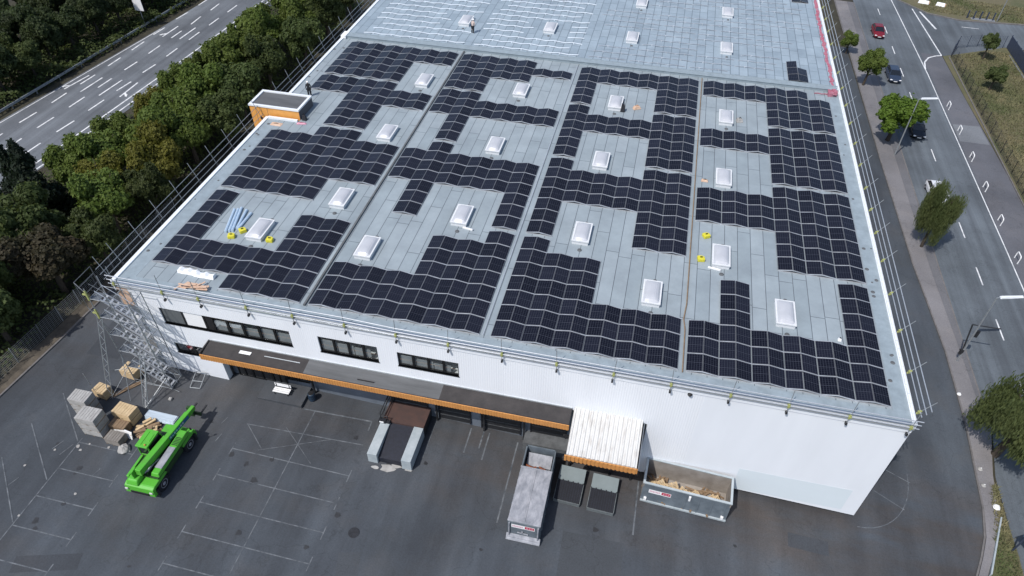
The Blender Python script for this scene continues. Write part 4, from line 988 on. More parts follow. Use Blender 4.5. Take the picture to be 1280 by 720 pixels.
smallthing('bag', 'upright dark bag at the right of a rear skylight, third strip', 'bag', 36.55, 36.6, 'clothdark', .5, .5, .9)
smallthing('bag', 'orange brown bag lying right of the dark upright bag', 'bag', 38.0, 37.5, 'peach', .9, .5, .35, .5, 'orange')
smallthing('bag', 'pale grey bag right of the rear skylight in the right strip', 'bag', 48.9, 37.4, 'greywrap', .7, .6, .4, .3)
smallthing('bag', 'dark tool bag at the right end of the orange rooftop box', 'bag', 4.1, 26.7, 'clothdark', .5, .4, .6)
smallthing('bag', 'pinkish bag in front of the orange rooftop box corner', 'bag', 4.1, 25.9, 'pinkish', 1.1, .35, .15, .2, 'pink')
smallthing('bag', 'small white packet beside the frontmost right skylight', 'bag', 55.9, 6.8, 'white', .3, .3, .25)
smallthing('bag', 'small red brown bag left of the second right strip skylight', 'bag', 45.6, 25.3, 'peach', .7, .4, .2)
smallthing('board', 'peach board lying by the inner corner of the left edge notch', 'board', 1.6, 25.2, 'peach', 1.3, .7, .1)
smallthing('board', 'pink board scraps just behind the orange rooftop box', 'board', 2.0, 30.6, 'pinkish', 1.1, .5, .12)
for (x, y, w, lab) in ((46.7, 12.7, 1.0, 'short white rod in front of the yellow box, right strip'), (25.7, 13.0, .9, 'short white rod in front of the skylight in the second strip')):
    t = thing('rod', lab, 'rod', (x, y, ROOF), -.15); MB().box(-w/2, w/2, -.08, .08, .02, .12).build('bar', M['white'], t); MB().box(w/2, w/2 + .08, -.09, .09, .01, .13).build('end_cap', M['alu'], t)

# ------------------------------------------------------------------ people
def person(label, loc, rotz, top, legs, hat, bend=0):
    p = thing('person', label, 'person', loc, rotz)
    V_ = [(0,0,.95),(0,0,1.15),(0,0,1.4),(0,0,1.52),(0,0,1.6),(0,0,1.72),(.1,0,.9),(.11,.02,.5),(.12,0,.08),(.12,-.14,.04),(-.1,0,.9),(-.13,-.06,.5),(-.14,.04,.08),(-.14,-.1,.04),(.19,0,1.42),(.27,-.03,1.15),(.25,-.18,.95),(.25,-.24,.86),(-.19,0,1.42),(-.27,-.03,1.15),(-.24,-.2,.97),(-.24,-.27,.9)]
    E_ = [(0,1),(1,2),(2,3),(3,4),(4,5),(0,6),(6,7),(7,8),(8,9),(0,10),(10,11),(11,12),(12,13),(2,14),(14,15),(15,16),(16,17),(2,18),(18,19),(19,20),(20,21)]
    Rd = [.15,.14,.16,.07,.09,.08,.10,.075,.05,.045,.10,.075,.05,.045,.075,.055,.042,.04,.075,.055,.042,.04]
    if bend:
        V_ = [(x, y - (bend * (z - .95) if z > .95 else 0), z) for x, y, z in V_]
    me = bpy.data.meshes.new('body'); me.from_pydata(V_, E_, []); o = bpy.data.objects.new('body', me); COL.objects.link(o); o.parent = p
    me.materials.append(M[top]); 
    o.modifiers.new('skin', 'SKIN'); me.skin_vertices.new() if not me.skin_vertices else None
    for i, r in enumerate(Rd): me.skin_vertices[0].data[i].radius = (r, r)
    me.skin_vertices[0].data[0].use_root = True
    s = o.modifiers.new('sub', 'SUBSURF'); s.levels = 1; s.render_levels = 2
    mb = MB()
    for s_ in (-1, 1):
        x = .11 * s_; mb.tube((x * .9, 0, .92), (x * 1.1, -.01, .5), .125, 10, 0, .095); mb.tube((x * 1.1, -.01, .5), (x * 1.2, .02, .09), .095, 10, 0, .07)
    mb.box(-.19, .19, -.13, .13, .84, 1.0); mb.build('trousers', M[legs], p)
    dy = -bend * .75
    MB().lathe([(.15, 0), (.13, .06), (.09, .11), (.03, .14)], 12, (0, dy, 1.68)).build('helmet', M[hat], p, smooth=True)
    mb = MB(); mb.lathe([(.03, 0), (.085, .05), (.095, .12), (.08, .18)], 12, (0, dy - .01, 1.52)); mb.box(-.015, .015, dy - .12, dy - .09, 1.6, 1.64); mb.build('face', M['skin'], p, smooth=True)
person('person in black clothes and white helmet standing behind the orange rooftop box', (2.45, 31.6, ROOF), .4, 'clothdark', 'clothdark', 'white')
person('person in pale shirt and dark trousers beside the rear left skylight', (15.6, 51.9, ROOF), 2.8, 'clothlight', 'clothdark', 'white', .25)

# ------------------------------------------------------------------ telehandler
tl = thing('telehandler', 'bright lime green telehandler parked in the yard with its boom lowered', 'telehandler', (6.75, -8.95, gz(6.75)))
def wheel(par, x, y, r, w, name='wheel'):
    t = MB(); n = 20
    prof = [(r * .62, -w / 2), (r * .95, -w / 2), (r, -w / 2 + .06), (r, w / 2 - .06), (r * .95, w / 2), (r * .62, w / 2)]
    def lx(mb, prof, n):
        b = len(mb.v)
        for rr, h in prof:
            for i in range(n):
                a = 2 * math.pi * i / n; mb.v.append((h, rr * math.cos(a), rr * math.sin(a)))
        for k in range(len(prof) - 1):
            for i in range(n):
                j = (i + 1) % n; mb.f.append((b + k*n + i, b + k*n + j, b + (k+1)*n + j, b + (k+1)*n + i)); mb.m.append(0)
        mb.f.append(tuple(b + i for i in range(n))); mb.m.append(0); k = len(prof) - 1; mb.f.append(tuple(b + k*n + i for i in range(n))); mb.m.append(0)
    lx(t, prof, n)
    for i in range(n if r > .45 else 0):
        a = 2 * math.pi * i / n; T = Matrix.Rotation(a, 4, 'X'); t.box(-w / 2 + .02, w / 2 - .02, -.05, .05, r - .02, r + .035, 0, T)
    wo = t.build('wheel', M['rubber'], par, (x, y, r))
    rm = MB(); lx(rm, [(r * .6, -w / 2 + .03), (r * .6, w / 2 + .012), (r * .35, w / 2 - .03), (r * .2, w / 2 + .02)] if x > 0 else [(r * .6, w / 2 - .03), (r * .6, -w / 2 - .012), (r * .35, -w / 2 + .03), (r * .2, -w / 2 - .02)], 16)
    rm.build('rim', M['rim'], wo)
for x in (-1.0, 1.0):
    for y in (-1.75, 1.85): wheel(tl, x, y, .62, .44)
mb = MB(); mb.box(-.75, .75, -2.6, 2.75, .55, 1.0, 1)
for (y0, y1) in ((-2.75, -1.05), (1.15, 2.85)):
    mb.hexa([(-1.25,y0,1.15),(1.25,y0,1.15),(1.25,y1,1.15),(-1.25,y1,1.15),(-1.2,y0+.15,1.42),(1.2,y0+.15,1.42),(1.2,y1-.12,1.42),(-1.2,y1-.12,1.42)])
mb.box(-1.05, 1.12, -1.05, 1.15, .75, 1.3, 1); mb.hexa([(-1.25,-2.95,.55),(1.25,-2.95,.55),(1.25,-2.6,.55),(-1.25,-2.6,.55),(-1.2,-2.85,1.3),(1.2,-2.85,1.3),(1.2,-2.6,1.4),(-1.2,-2.6,1.4)])
mb.box(-1.15, 1.15, 2.7, 2.95, .5, 1.1)
mb.build('chassis', [M['lime'], M['limedark']], tl, bevel=.04)
MB().lathe([(.75, 1.3), (.75, 1.55)], 20).build('turntable', M['darksteel'], tl)
mb = MB(); mb.box(-1.1, 1.2, -2.0, 1.9, 1.5, 1.62, 0); mb.box(-.32, -.26, -1.9, 1.0, 1.62, 2.0, 0); mb.box(.30, .36, -1.9, 1.4, 1.62, 1.95, 0); mb.build('turret_deck', M['limedark'], tl)
mb = MB()
for k in range(4): mb.path([(.22 + .08 * k, -2.0 + .2 * k, 1.9), (.30 + .07 * k, -1.2, 1.78 + .08 * (k % 2)), (.26 + .06 * k, .2, 1.7), (.4, 1.2 + .15 * k, 1.68)], .032)
mb.path([(-.33, -1.9, 2.0), (-.36, -.6, 2.2), (-.34, .6, 2.15)], .03)
mb.build('hose', M['rubber'], tl)
MB().lathe([(.07, 2.9), (.07, 3.0), (.03, 3.06)], 10, (-.55, -.25, 0)).build('beacon', M['orange'], tl)
mb = MB(); mb.tube((-1.28, 1.2, 2.3), (-1.6, 1.35, 2.4), .025); mb.box(-1.72, -1.56, 1.33, 1.38, 2.2, 2.55); mb.tube((1.2, 2.1, 1.9), (1.45, 2.3, 2.1), .025); mb.box(1.38, 1.52, 2.29, 2.34, 2.0, 2.28); mb.build('mirror', M['black'], tl)
mb = MB(); mb.hexa([(.55,-1.9,1.62),(1.28,-1.9,1.62),(1.28,2.25,1.62),(.55,2.25,1.62),(.62,-1.8,1.95),(1.2,-1.8,1.95),(1.2,2.15,2.0),(.62,2.15,2.0)])
mb.build('engine_cover', M['lime'], tl, bevel=.05)
mb = MB(); mb.box(.66, 1.22, -1.35, .55, 1.99, 2.03); mb.build('vent_panel', M['lidgrey'], tl)
mb = MB()
for k in range(6): mb.box(.72, 1.16, .75 + k * .13, .82 + k * .13, 1.985, 2.02)
mb.build('grille', M['limedark'], tl)
mb = MB(); mb.hexa([(-1.05,-2.85,1.42),(.0,-2.85,1.42),(.0,-1.9,1.42),(-1.05,-1.9,1.42),(-.85,-2.65,1.85),(-.05,-2.65,1.85),(-.05,-2.0,1.9),(-.85,-2.0,1.9)]); mb.build('counterweight', M['lime'], tl, bevel=.1)
mb = MB()
for x in (-.40,): mb.hexa([(x,-2.5,1.5),(x+.08,-2.5,1.5),(x+.08,-.9,1.5),(x,-.9,1.5),(x,-2.5,2.6),(x+.08,-2.5,2.6),(x+.08,-2.0,2.62),(x,-2.0,2.62)])
mb.build('boom_bracket', M['lime'], tl)
mb = MB(); mb.box(-.30, .18, -2.45, .9, 1.98, 2.6); mb.box(-.25, .13, .9, 3.5, 2.03, 2.55); mb.box(-.21, .09, 3.5, 4.25, 2.08, 2.5)
boom = mb.build('boom', M['lime'], tl, bevel=.03); boom.rotation_euler = (R_(-4.5), 0, R_(-3)); boom.location = (.22, 0, -.05)
mb = MB(); mb.box(.125, .135, .2, 3.3, 2.12, 2.44, 0); x = .5
for k in range(9): mb.box(.136, .142, x, x + .15, 2.19, 2.19 + (.18 if k % 3 else .1), 1); x += .25
mb.build('lettering', [M['blue'], M['bluewhite']], boom)
mb = MB(); mb.tube((.05, -1.3, 1.7), (-.02, 1.2, 2.15), .09); mb.tube((.35, -1.8, 2.0), (.3, .4, 1.75), .05); mb.path([(.3, -2.0, 2.1), (.5, -1.6, 2.3), (.35, -1.0, 1.9), (.45, -.5, 1.8)], .04)
mb.build('hydraulic_ram', M['rim'], tl)
hd = MB(); hd.box(-.12, .3, 4.15, 4.4, .95, 2.0); hd.box(-.45, .75, 4.4, 4.5, .85, 1.25); hd.build('boom_head', M['limedark'], tl)
mb = MB()
for x in (-.3, .6): mb.box(x - .07, x + .07, 4.5, 5.5, .85, .91)
mb.build('fork', M['darksteel'], tl)
mb = MB(); mb.hexa([(-1.28,-.35,1.3),(-.36,-.35,1.3),(-.36,1.35,1.3),(-1.28,1.35,1.3),(-1.25,-.3,2.75),(-.36,-.3,2.75),(-.36,1.1,2.75),(-1.25,1.1,2.75)])
cab = mb.build('cab', M['carglass'], tl, bevel=.05)
mb = MB(); mb.box(-1.3, -.3, -.45, 1.15, 2.76, 2.9); mb.box(-1.22, -.9, -.3, .95, 2.9, 2.94); mb.box(-.7, -.42, .1, .8, 2.9, 2.94); mb.build('roof', M['lime'], cab, bevel=.05)
mb = MB()
for (a, b) in (((-1.28,-.36,1.3),(-1.25,-.31,2.76)),((-.34,-.36,1.3),(-.34,-.31,2.76)),((-1.28,1.36,1.3),(-1.25,1.11,2.76)),((-.34,1.36,1.3),(-.34,1.11,2.76))): mb.tube(a, b, .05)
mb.box(-1.31, -.33, -.38, 1.38, 1.28, 1.75); mb.build('pillar', M['lime'], cab)
mb = MB(); mb.box(-1.2, -1.0, -2.35, -.45, 1.42, 1.75); mb.build('tank', M['lime'], tl, bevel=.03)
MB().box(-.75, .75, -2.985, -2.93, .62, .86).build('bumper', M['black'], tl)
mb = MB(); mb.box(-1.42, -1.28, .0, .5, .55, .62); mb.box(-1.42, -1.28, .0, .5, .9, .97); mb.build('step', M['darksteel'], tl)
mb = MB()
for s in (-1, 1): mb.box(s * 1.02 - .12, s * 1.02 + .12, -2.99, -2.92, .95, 1.1)
mb.build('rear_lamp', M['whitemetal'], tl)
for s in (-1, 1):
    for y in (-2.55, 2.6): MB().box(s * 1.2 - .1, s * 1.2 + .1, y - .1, y + .1, .25, .95).build('stabiliser', M['darksteel'], tl)

# ------------------------------------------------------------------ press container
pc = thing('press_container', 'long pale grey press container standing at the loading dock', 'container', (35.42, -5.55, gz(35.4)), 0)
mb = MB(); mb.box(-1.2, 1.2, -2.4, 2.2, .18, 2.2)
for k in range(7): mb.box(-1.26, -1.2, -2.2 + k * .65, -2.1 + k * .65, .2, 2.15); mb.box(1.2, 1.26, -2.2 + k * .65, -2.1 + k * .65, .2, 2.15)
mb.box(-1.1, 1.1, -2.45, 4.3, .05, .18); mb.build('body', M['greysteel'], pc, bevel=.02)
mb = MB(); mb.box(-1.22, .0 - .05, -2.3, 2.25, 2.2, 2.26); mb.box(.05, 1.22, -2.3, 2.25, 2.2, 2.26); mb.box(-.05, .05, -2.3, 2.25, 2.2, 2.30); mb.box(-1.24, 1.24, 2.18, 2.3, 2.2, 2.32); mb.box(-1.24, 1.24, -2.38, -2.25, 2.2, 2.3)
mb.build('lid', M['lidgrey'], pc, bevel=.015)
mb = MB(); mb.box(-1.2, -1.1, 2.2, 4.3, .18, 2.2); mb.box(1.1, 1.2, 2.2, 4.3, .18, 2.2); mb.box(-1.2, 1.2, 4.22, 4.32, .18, 2.2); mb.box(-1.1, 1.1, 2.2, 4.22, .18, .5)
mb.build('hopper', M['greysteel'], pc)
mb = MB(); mb.hexa([(-.95,3.05,1.1),(.98,3.05,1.1),(.98,4.0,1.1),(-.95,4.0,1.1),(-.95,3.05,1.3),(.98,3.05,1.3),(.98,4.0,1.7),(-.95,4.0,1.7)]); mb.build('press_plate', M['lidgrey'], pc)
mb = MB()
for k, (a, b) in enumerate((((-.9,2.5),(-.1,2.8)),((-.3,2.45),(.6,2.75)),((.1,2.9),(.95,2.5)),((-.95,2.85),(.1,2.55)))): mb.tube((a[0], a[1], 1.5 + .05 * k), (b[0], b[1], 1.65), .08, 6)
mb.build('scrap', M['rustred'], pc)
mb = MB(); mb.box(-1.26, 1.26, -2.62, -2.4, .1, .35); mb.hexa([(-1.28,-2.75,.1),(1.28,-2.75,.1),(1.28,-2.4,.1),(-1.28,-2.4,.1),(-1.28,-2.7,.2),(1.28,-2.7,.2),(1.28,-2.42,.55),(-1.28,-2.42,.55)]); mb.build('bumper', M['lidgrey'], pc)
mb = MB(); mb.tube((-1.08, -2.5, .35), (-1.08, -2.46, 2.1), .06); mb.tube((1.08, -2.5, .35), (1.08, -2.46, 2.1), .06); mb.tube((-.45, -2.48, .98), (.35, -2.48, .9), .05); mb.tube((-.1, -2.47, .92), (-.1, -2.47, 1.12), .07)
mb.build('latch', M['lidgrey'], pc)
def sign(par, w, h, T):
    mb = MB(); mb.box(-w/2, w/2, -.012, 0, -h/2, h/2, 0, T); mb.box(w * .08, w/2 - .04, -.018, -.012, -h * .3, h/2 - .02, 1, T)
    x = -w / 2 + .08; random.seed(1)
    for k in range(7):
        ww = random.uniform(.06, .1); mb.box(x, x + ww, -.018, -.012, -h * .18, h * .28, 2, T); mb.box(x + .02, x + ww - .02, -.021, -.018, -h * .02 + .03 * (k % 3), h * .08 + .03 * (k % 3), 0, T); x += ww + .035
        if x > w * .02: break
    for k in range(3): mb.box(w * .14 + k * w * .11, w * .21 + k * w * .11, -.022, -.018, -h * .12, h * .22, 2, T)
    return mb.build('sign', [M['white'], M['signred'], M['pinkish']], par)
sign(pc, 1.75, .42, Matrix.Translation((-.05, -2.42, 1.72)))
mb = MB()
for k in range(6): mb.tube((-1.27, -2.2 + k * .8, 1.2), (-1.27, -1.8 + k * .8, 1.35), .03)
mb.build('side_hook', M['darksteel'], pc)

# ------------------------------------------------------------------ low dock ramps
def lowramp(x, y, lab):
    t = thing('dock_ramp', lab, 'dock ramp', (x, y, gz(x)), R_(-2), 'low dock ramps below the white shelter')
    MB().hexa([(-1.0,-1.45,0),(1.0,-1.45,0),(1.0,1.4,0),(-1.0,1.4,0),(-1.0,-1.45,.32),(1.0,-1.45,.32),(1.0,1.4,.62),(-1.0,1.4,.62)]).build('base', M['rubber'], t)
    mb = MB(); mb.hexa([(-1.03,.3,.52),(1.03,.3,.52),(1.03,1.45,.64),(-1.03,1.45,.64),(-1.03,.3,.58),(1.03,.3,.58),(1.03,1.45,.70),(-1.03,1.45,.70)])
    for k in range(5): mb.box(-.95 + k * .4, -.65 + k * .4, .22, .32, .52, .565)
    mb.build('flap', M['rampgrey'], t)
    mb = MB()
    for k in range(11): x_ = -.92 + k * .184; mb.hexa([(x_-.03,-1.4,.30),(x_+.03,-1.4,.30),(x_+.03,.28,.47),(x_-.03,.28,.47),(x_-.03,-1.4,.36),(x_+.03,-1.4,.36),(x_+.03,.28,.54),(x_-.03,.28,.54)])
    mb.build('tread', M['treadsteel'], t)
    mb = MB(); mb.box(-1.03, 1.03, -1.52, -1.455, .02, .36); mb.box(-1.06, -1.0, -1.45, .3, .3, .42); mb.box(1.0, 1.06, -1.45, .3, .3, .42); mb.build('edge_trim', M['trim'], t)
lowramp(38.1, -2.85, 'low ribbed dock ramp with grey flap next to the long container')
lowramp(40.75, -2.95, 'low ribbed dock ramp with grey flap nearer to the open skip')

# ------------------------------------------------------------------ skip
sk = thing('skip', 'open grey skip full of broken timber pallets against the white wall', 'skip', (47.0, -1.36, gz(47) - .1), R_(-3))
mb = MB(); LX, ht = 3.3, 2.45
mb.hexa([(-LX,-1.25,.15),(LX,-1.25,.15),(LX,-1.17,.15),(-LX,-1.17,.15),(-LX,-1.15,ht),(LX,-1.15,ht),(LX,-1.07,ht),(-LX,-1.07,ht)], 0)
mb.hexa([(-LX,1.1,.15),(LX,1.1,.15),(LX,1.18,.15),(-LX,1.18,.15),(-LX,1.1,ht),(LX,1.1,ht),(LX,1.18,ht),(-LX,1.18,ht)], 1)
mb.box(-LX, -LX + .08, -1.17, 1.1, .15, ht, 1); mb.box(LX - .08, LX, -1.17, 1.1, .15, ht, 1); mb.box(-LX + .08, LX - .08, -1.17, 1.1, .15, .25, 1)
for k in range(7): x_ = -LX + .4 + k * .98; mb.hexa([(x_-.05,-1.30,.36),(x_+.05,-1.30,.36),(x_+.05,-1.24,.36),(x_-.05,-1.24,.36),(x_-.05,-1.19,ht-.02),(x_+.05,-1.19,ht-.02),(x_+.05,-1.14,ht-.02),(x_-.05,-1.14,ht-.02)], 0) if k not in (0, 1, 2) else None
mb.build('body', [M['greysteel'], M['skipinside']], sk)
mb = MB(); mb.box(-LX - .05, LX + .05, -1.2, -1.03, ht, ht + .08); mb.box(-LX - .05, LX + .05, 1.06, 1.22, ht, ht + .08); mb.box(-LX - .05, -LX + .12, -1.03, 1.06, ht, ht + .08); mb.box(LX - .12, LX + .05, -1.03, 1.06, ht, ht + .08); mb.build('rim', M['beam'], sk)
mb = MB(); mb.box(-LX, LX, -1.38, -1.26, .2, .36); mb.box(-LX + .2, LX - .2, -.6, -.4, 0, .15); mb.box(-LX + .2, LX - .2, .4, .6, 0, .15); mb.build('base_rail', M['beam'], sk)
mb = MB()
for s in (-1, 1): mb.box(s * (LX - .35) - .1, s * (LX - .35) + .1, -1.4, -1.24, .42, .75)
mb.box(.2, .35, -1.3, -1.15, 1.7, 2.2); mb.build('hook', M['white'], sk)
sign(sk, 1.7, .42, Matrix.Translation((-1.95, -1.2, 1.62)) @ Matrix.Rotation(R_(-2.7), 4, 'X'))
random.seed(21)
def scrap(name, T, par=None):
    mb = MB(); T = T @ Matrix.Scale(random.uniform(.6, .95), 4)
    for k in range(6): mb.box(-.55, .55, -.38 + k * .13, -.30 + k * .13, .05, .08, 0, T)
    for x in (-.45, 0, .45): mb.box(x - .05, x + .05, -.4, .4, -.02, .05, 0, T)
    o = mb.build(name, M['wood']); return o
SK = Matrix.Translation((47.0, -1.36, gz(47) - .1)) @ Matrix.Rotation(R_(-3), 4, 'Z')
for k in range(24):
    T = SK @ Matrix.Translation((-2.7 + 5.4 * k / 23, random.uniform(-.72, -.15), random.uniform(.7, 1.0) + .35 * (k < 14))) @ Matrix.Rotation(random.uniform(-1, 1), 4, 'Z') @ Matrix.Rotation(random.uniform(-.25, .6), 4, 'X') @ Matrix.Rotation(random.uniform(-.3, .3), 4, 'Y')
    tag(scrap('pallet', T), 'broken pale timber pallet thrown into the open skip', 'pallet', 'broken pallets in the skip')
mb = MB()
for k in range(60):
    T = SK @ Matrix.Translation((random.uniform(-2.8, 2.9), random.uniform(-.8, .8), random.uniform(.3, .55))) @ Matrix.Rotation(random.uniform(0, 3), 4, 'Z') @ Matrix.Rotation(random.uniform(-.4, .4), 4, 'X')
    mb.box(-.7, .7, -.07, .07, -.03, .03, 0, T)
tag(mb.build('rubble', M['brownwood']), 'brown timber rubble filling the bottom of the skip', 'rubble', kind='stuff')

# ------------------------------------------------------------------ cars
def car(label, loc, rot, paint, L=4.3, Wd=1.78, Hh=1.48, group='cars on the street'):
    c = thing('car', label, 'car', loc, rot, group)
    # stations along y (front is -y): y, half width, sill z, shoulder z
    ss = [(-L/2, .62, .35, .55), (-L/2 + .12, .78, .25, .68), (-L/2 + .7, .88, .22, .80), (-L/2 + 1.35, .89, .22, .92), (0, .89, .22, .95), (L/2 - 1.0, .89, .22, .97), (L/2 - .3, .86, .24, .95), (L/2 - .06, .80, .3, .85), (L/2, .66, .4, .7)]
    k = Wd / 1.78; mb = MB(); rings = []
    for y, w, z0, z1 in ss:
        w *= k; rings.append([(-w*.85, y, z0), (-w, y, z0 + .15), (-w, y, z1 - .18), (-w * .93, y, z1 - .02), (-w*.5, y, z1 + .035), (w*.5, y, z1 + .035), (w * .93, y, z1 - .02), (w, y, z1 - .18), (w, y, z0 + .15), (w*.85, y, z0)])
    for a, b in zip(rings, rings[1:]):
        for i in range(len(a)):
            j = (i + 1) % len(a); mb.face([a[i], a[j], b[j], b[i]])
    mb.face(rings[0]); mb.face(list(reversed(rings[-1])))
    mb.build('body', paint, c, smooth=False, bevel=.03)
    y0, y1, y2, y3 = -L/2 + 1.15, -L/2 + 1.95, L/2 - 1.0, L/2 - .3
    w0, w1 = .80 * k, .62 * k
    gl = MB().hexa([(-w0,y0,.93),(w0,y0,.93),(w0,y3,.95),(-w0,y3,.95),(-w1,y1,Hh-.05),(w1,y1,Hh-.05),(w1,y2,Hh-.05),(-w1,y2,Hh-.05)]).build('window', M['carglass'], c, bevel=.03)
    MB().hexa([(-w1-.03,y1-.05,Hh-.06),(w1+.03,y1-.05,Hh-.06),(w1+.03,y2+.12,Hh-.06),(-w1-.03,y2+.12,Hh-.06),(-w1+.04,y1+.05,Hh),(w1-.04,y1+.05,Hh),(w1-.04,y2,Hh),(-w1+.04,y2,Hh)]).build('roof', paint, c, bevel=.03)
    mb = MB()
    for s in (-1, 1):
        mb.tube((s*w0, y0, .93), (s*w1, y1, Hh-.04), .04); mb.tube((s*w0, y3, .95), (s*w1, y2, Hh-.04), .05); mb.tube((s*w0*1.0, .05, .95), (s*w1, .05, Hh-.04), .035)
    mb.build('pillar', paint, c)
    for s in (-1, 1):
        MB().box(s*.62*k-.16, s*.62*k+.16, -L/2+.02, -L/2+.22, .56, .68).build('headlight', M['white'], c, bevel=.03)
        MB().box(s*.62*k-.13, s*.62*k+.13, L/2-.08, L/2-.0, .68, .82).build('tail_light', M['signred'], c)
        MB().box(s*.95*k-.08, s*.95*k+.08, y0+.35, y0+.5, .95, 1.07).build('mirror', paint, c, bevel=.03)
        for y in (-L/2 + .8, L/2 - .8): wheel(c, s * (.80 * k), y, .32, .2)
    mb = MB(); mb.box(-.45, .45, -L/2-.01, -L/2+.05, .36, .5, 0); mb.box(-.26, .26, -L/2-.03, -L/2-.01, .38, .49, 1); mb.build('grille', [M['black'], M['white']], c)
    return c
P = lambda n, c: mat(n, c, .25, metal=.2, spec=.6)
gl = gz(75.6) + .01
car('dark red hatchback driving farthest along the street', (75.6, 97.4, gl), 0, P('red_paint', (.20, .012, .022)), 4.2, 1.8, 1.5)
car('dark blue grey car driving behind the bright green tree', (75.6, 81.0, gl), 0, P('bluegrey_paint', (.035, .05, .085)), 4.6, 1.85, 1.45)
car('black car half hidden by the bright green street tree', (76.1, 64.3, gl), 0, P('black_paint', (.010, .012, .017)), 4.6, 1.85, 1.48)
car('white car mostly hidden behind the feathery street tree', (75.6, 48.6, gl), 0, P('white_car_paint', (.75, .76, .78)), 4.4, 1.8, 1.48)

# ------------------------------------------------------------------ street furniture
def lamp(x, y, lab, arm2=False):
    t = thing('street_lamp', lab, 'street lamp', (x, y, gz(x)), 0, 'street lamps along the verge')
    MB().tube((0, 0, 0), (.15, .6, 8.0), .10, 8, 0, .06).build('pole', M['galv'], t)
    MB().tube((.15, .6, 8.0), (.55, .7, 8.1), .04).build('arm', M['galv'], t)
    mb = MB(); mb.hexa([(.4,.45,8.05),(2.5,1.1,8.05),(2.5,1.35,8.05),(.4,.85,8.05),(.5,.5,8.2),(2.4,1.15,8.18),(2.4,1.3,8.18),(.5,.78,8.2)]); mb.build('lamp_head', M['coping'], t, bevel=.02)
    if arm2:
        mb = MB(); mb.tube((.02, .1, 1.0), (-.15, .9, 4.2), .07); mb.tube((-.15, .9, 4.2), (2.3, .9, 4.2), .06); mb.tube((-.15, .5, 1.2), (.3, .5, 1.2), .05); mb.build('sign_arm', M['darksteel'], t)
        mb = MB(); mb.box(.15, .5, .3, .5, 3.2, 4.0); mb.box(-.25, .05, .0, .2, 1.0, 1.6); mb.build('signal_box', M['darksteel'], t)
lamp(72.15, 56.9, 'tall grey street lamp standing in front of the bright green tree')
lamp(72.1, 19.9, 'tall grey street lamp with dark bracket on its pole', True)
h0 = thing('hoop_barrier', 'white hoop barrier on the footway beside the street', 'hoop barrier', (82.3, 73.2, gz(82.3) + .02), 0, 'white hoop barriers along the footway')
MB().path([(0, -.55, 0), (0, -.55, .8), (.0, -.4, .95), (0, .4, .95), (0, .55, .8), (0, .55, 0)], .06, 8).build('tube', M['white'], h0)
MB().box(-.1, .1, -.65, -.45, 0, .03).box(-.1, .1, .45, .65, 0, .03).build('foot', M['galv'], h0)
for k in range(1, 10): dup(h0, (82.3, 73.2 - 7.05 * k, gz(82.3) + .02))
def mesh_fence(name, label, pts, h, pitch, m, nwire, lean=0):
    t = thing(name, label, 'fence', (pts[0][0], pts[0][1], gz(pts[0][0]))); o = Vector(t.location)
    for a, b in zip(pts, pts[1:]):
        a = Vector((*a, gz(a[0]))) - o; b = Vector((*b, gz(b[0]))) - o; n = max(1, round((b - a).length / pitch))
        mb = MB()
        for i in range(nwire): z = Vector((0, 0, .1 + (h - .15) * i / (nwire - 1))); mb.tube(a + z, b + z, .012, 4)
        k = int((b - a).length / .35)
        for i in range(k): q = a + (b - a) * (i / k); mb.tube(q + Vector((0, 0, .1)), q + Vector((0, 0, h - .05)), .008, 3)
        mb.build('wire_mesh', m, t)
        for i in range(n + 1):
            q = a + (b - a) * (i / n); MB().tube(q, q + Vector((lean, 0, h + .1)), .045, 5).build('post', m, t)
mesh_fence('mesh_fence', 'dark wire fence with slim posts between footway and dry meadow', [(86.75, 40), (86.8, 57), (86.75, 75), (86.7, 92)], 1.9, 2.45, M['darksteel'], 9)
mesh_fence('gate', 'blue grey double gate across the meadow entrance by the side road', [(86.8, 92.6), (88.4, 96.2), (92.2, 98.2), (96.6, 99.2)], 2.0, 1.9, M['bluesteel'], 8)
mesh_fence('mesh_fence', 'grey chain link fence along the kerb at the left yard edge', [(-11.9, -14), (-11.4, -6), (-11.0, 0), (-10.6, 7), (-10.2, 20)], 1.8, 2.6, M['galv'], 10)
t = thing('panel_fence', 'solid dark blue panel fence at the far right of the meadow', 'fence', (97.3, 99.2, gz(97.3)))
for k in range(16):
    y0 = -2.5 * k; MB().box(-.03, .03, y0 - 2.44, y0 - .06, .08, 2.15).build('panel', M['bluesteel'], t); MB().box(-.06, .06, y0 - .06, y0 + .06, 0, 2.3).build('post', M['bluesteel'], t)
MB().box(-.5, -.3, -22, -3, 0, .12).build('kerb_stone', M['concrete_patch'], t)
t = thing('lamp_post', 'thin grey lamp post on the dry bank beyond the side road', 'lamp post', (98.6, 110.9, gz(98.6))); MB().tube((0, 0, 0), (0, 0, 8), .09, 8, 0, .05).build('pole', M['galv'], t); MB().box(-.3, 1.2, -.15, .15, 8, 8.15).build('lamp_head', M['galv'], t)
t = thing('rack', 'row of dark steel posts on a concrete base beyond the side road', 'rack', (95.6, 110.9, gz(95.6)))
MB().box(-2.6, 2.6, -.5, .5, 0, .12).build('base', M['concrete_patch'], t)
for k in range(5): MB().box(-2.2 + k * 1.1 - .09, -2.2 + k * 1.1 + .09, -.1, .1, .12, 1.5).build('post', M['bluesteel'], t)
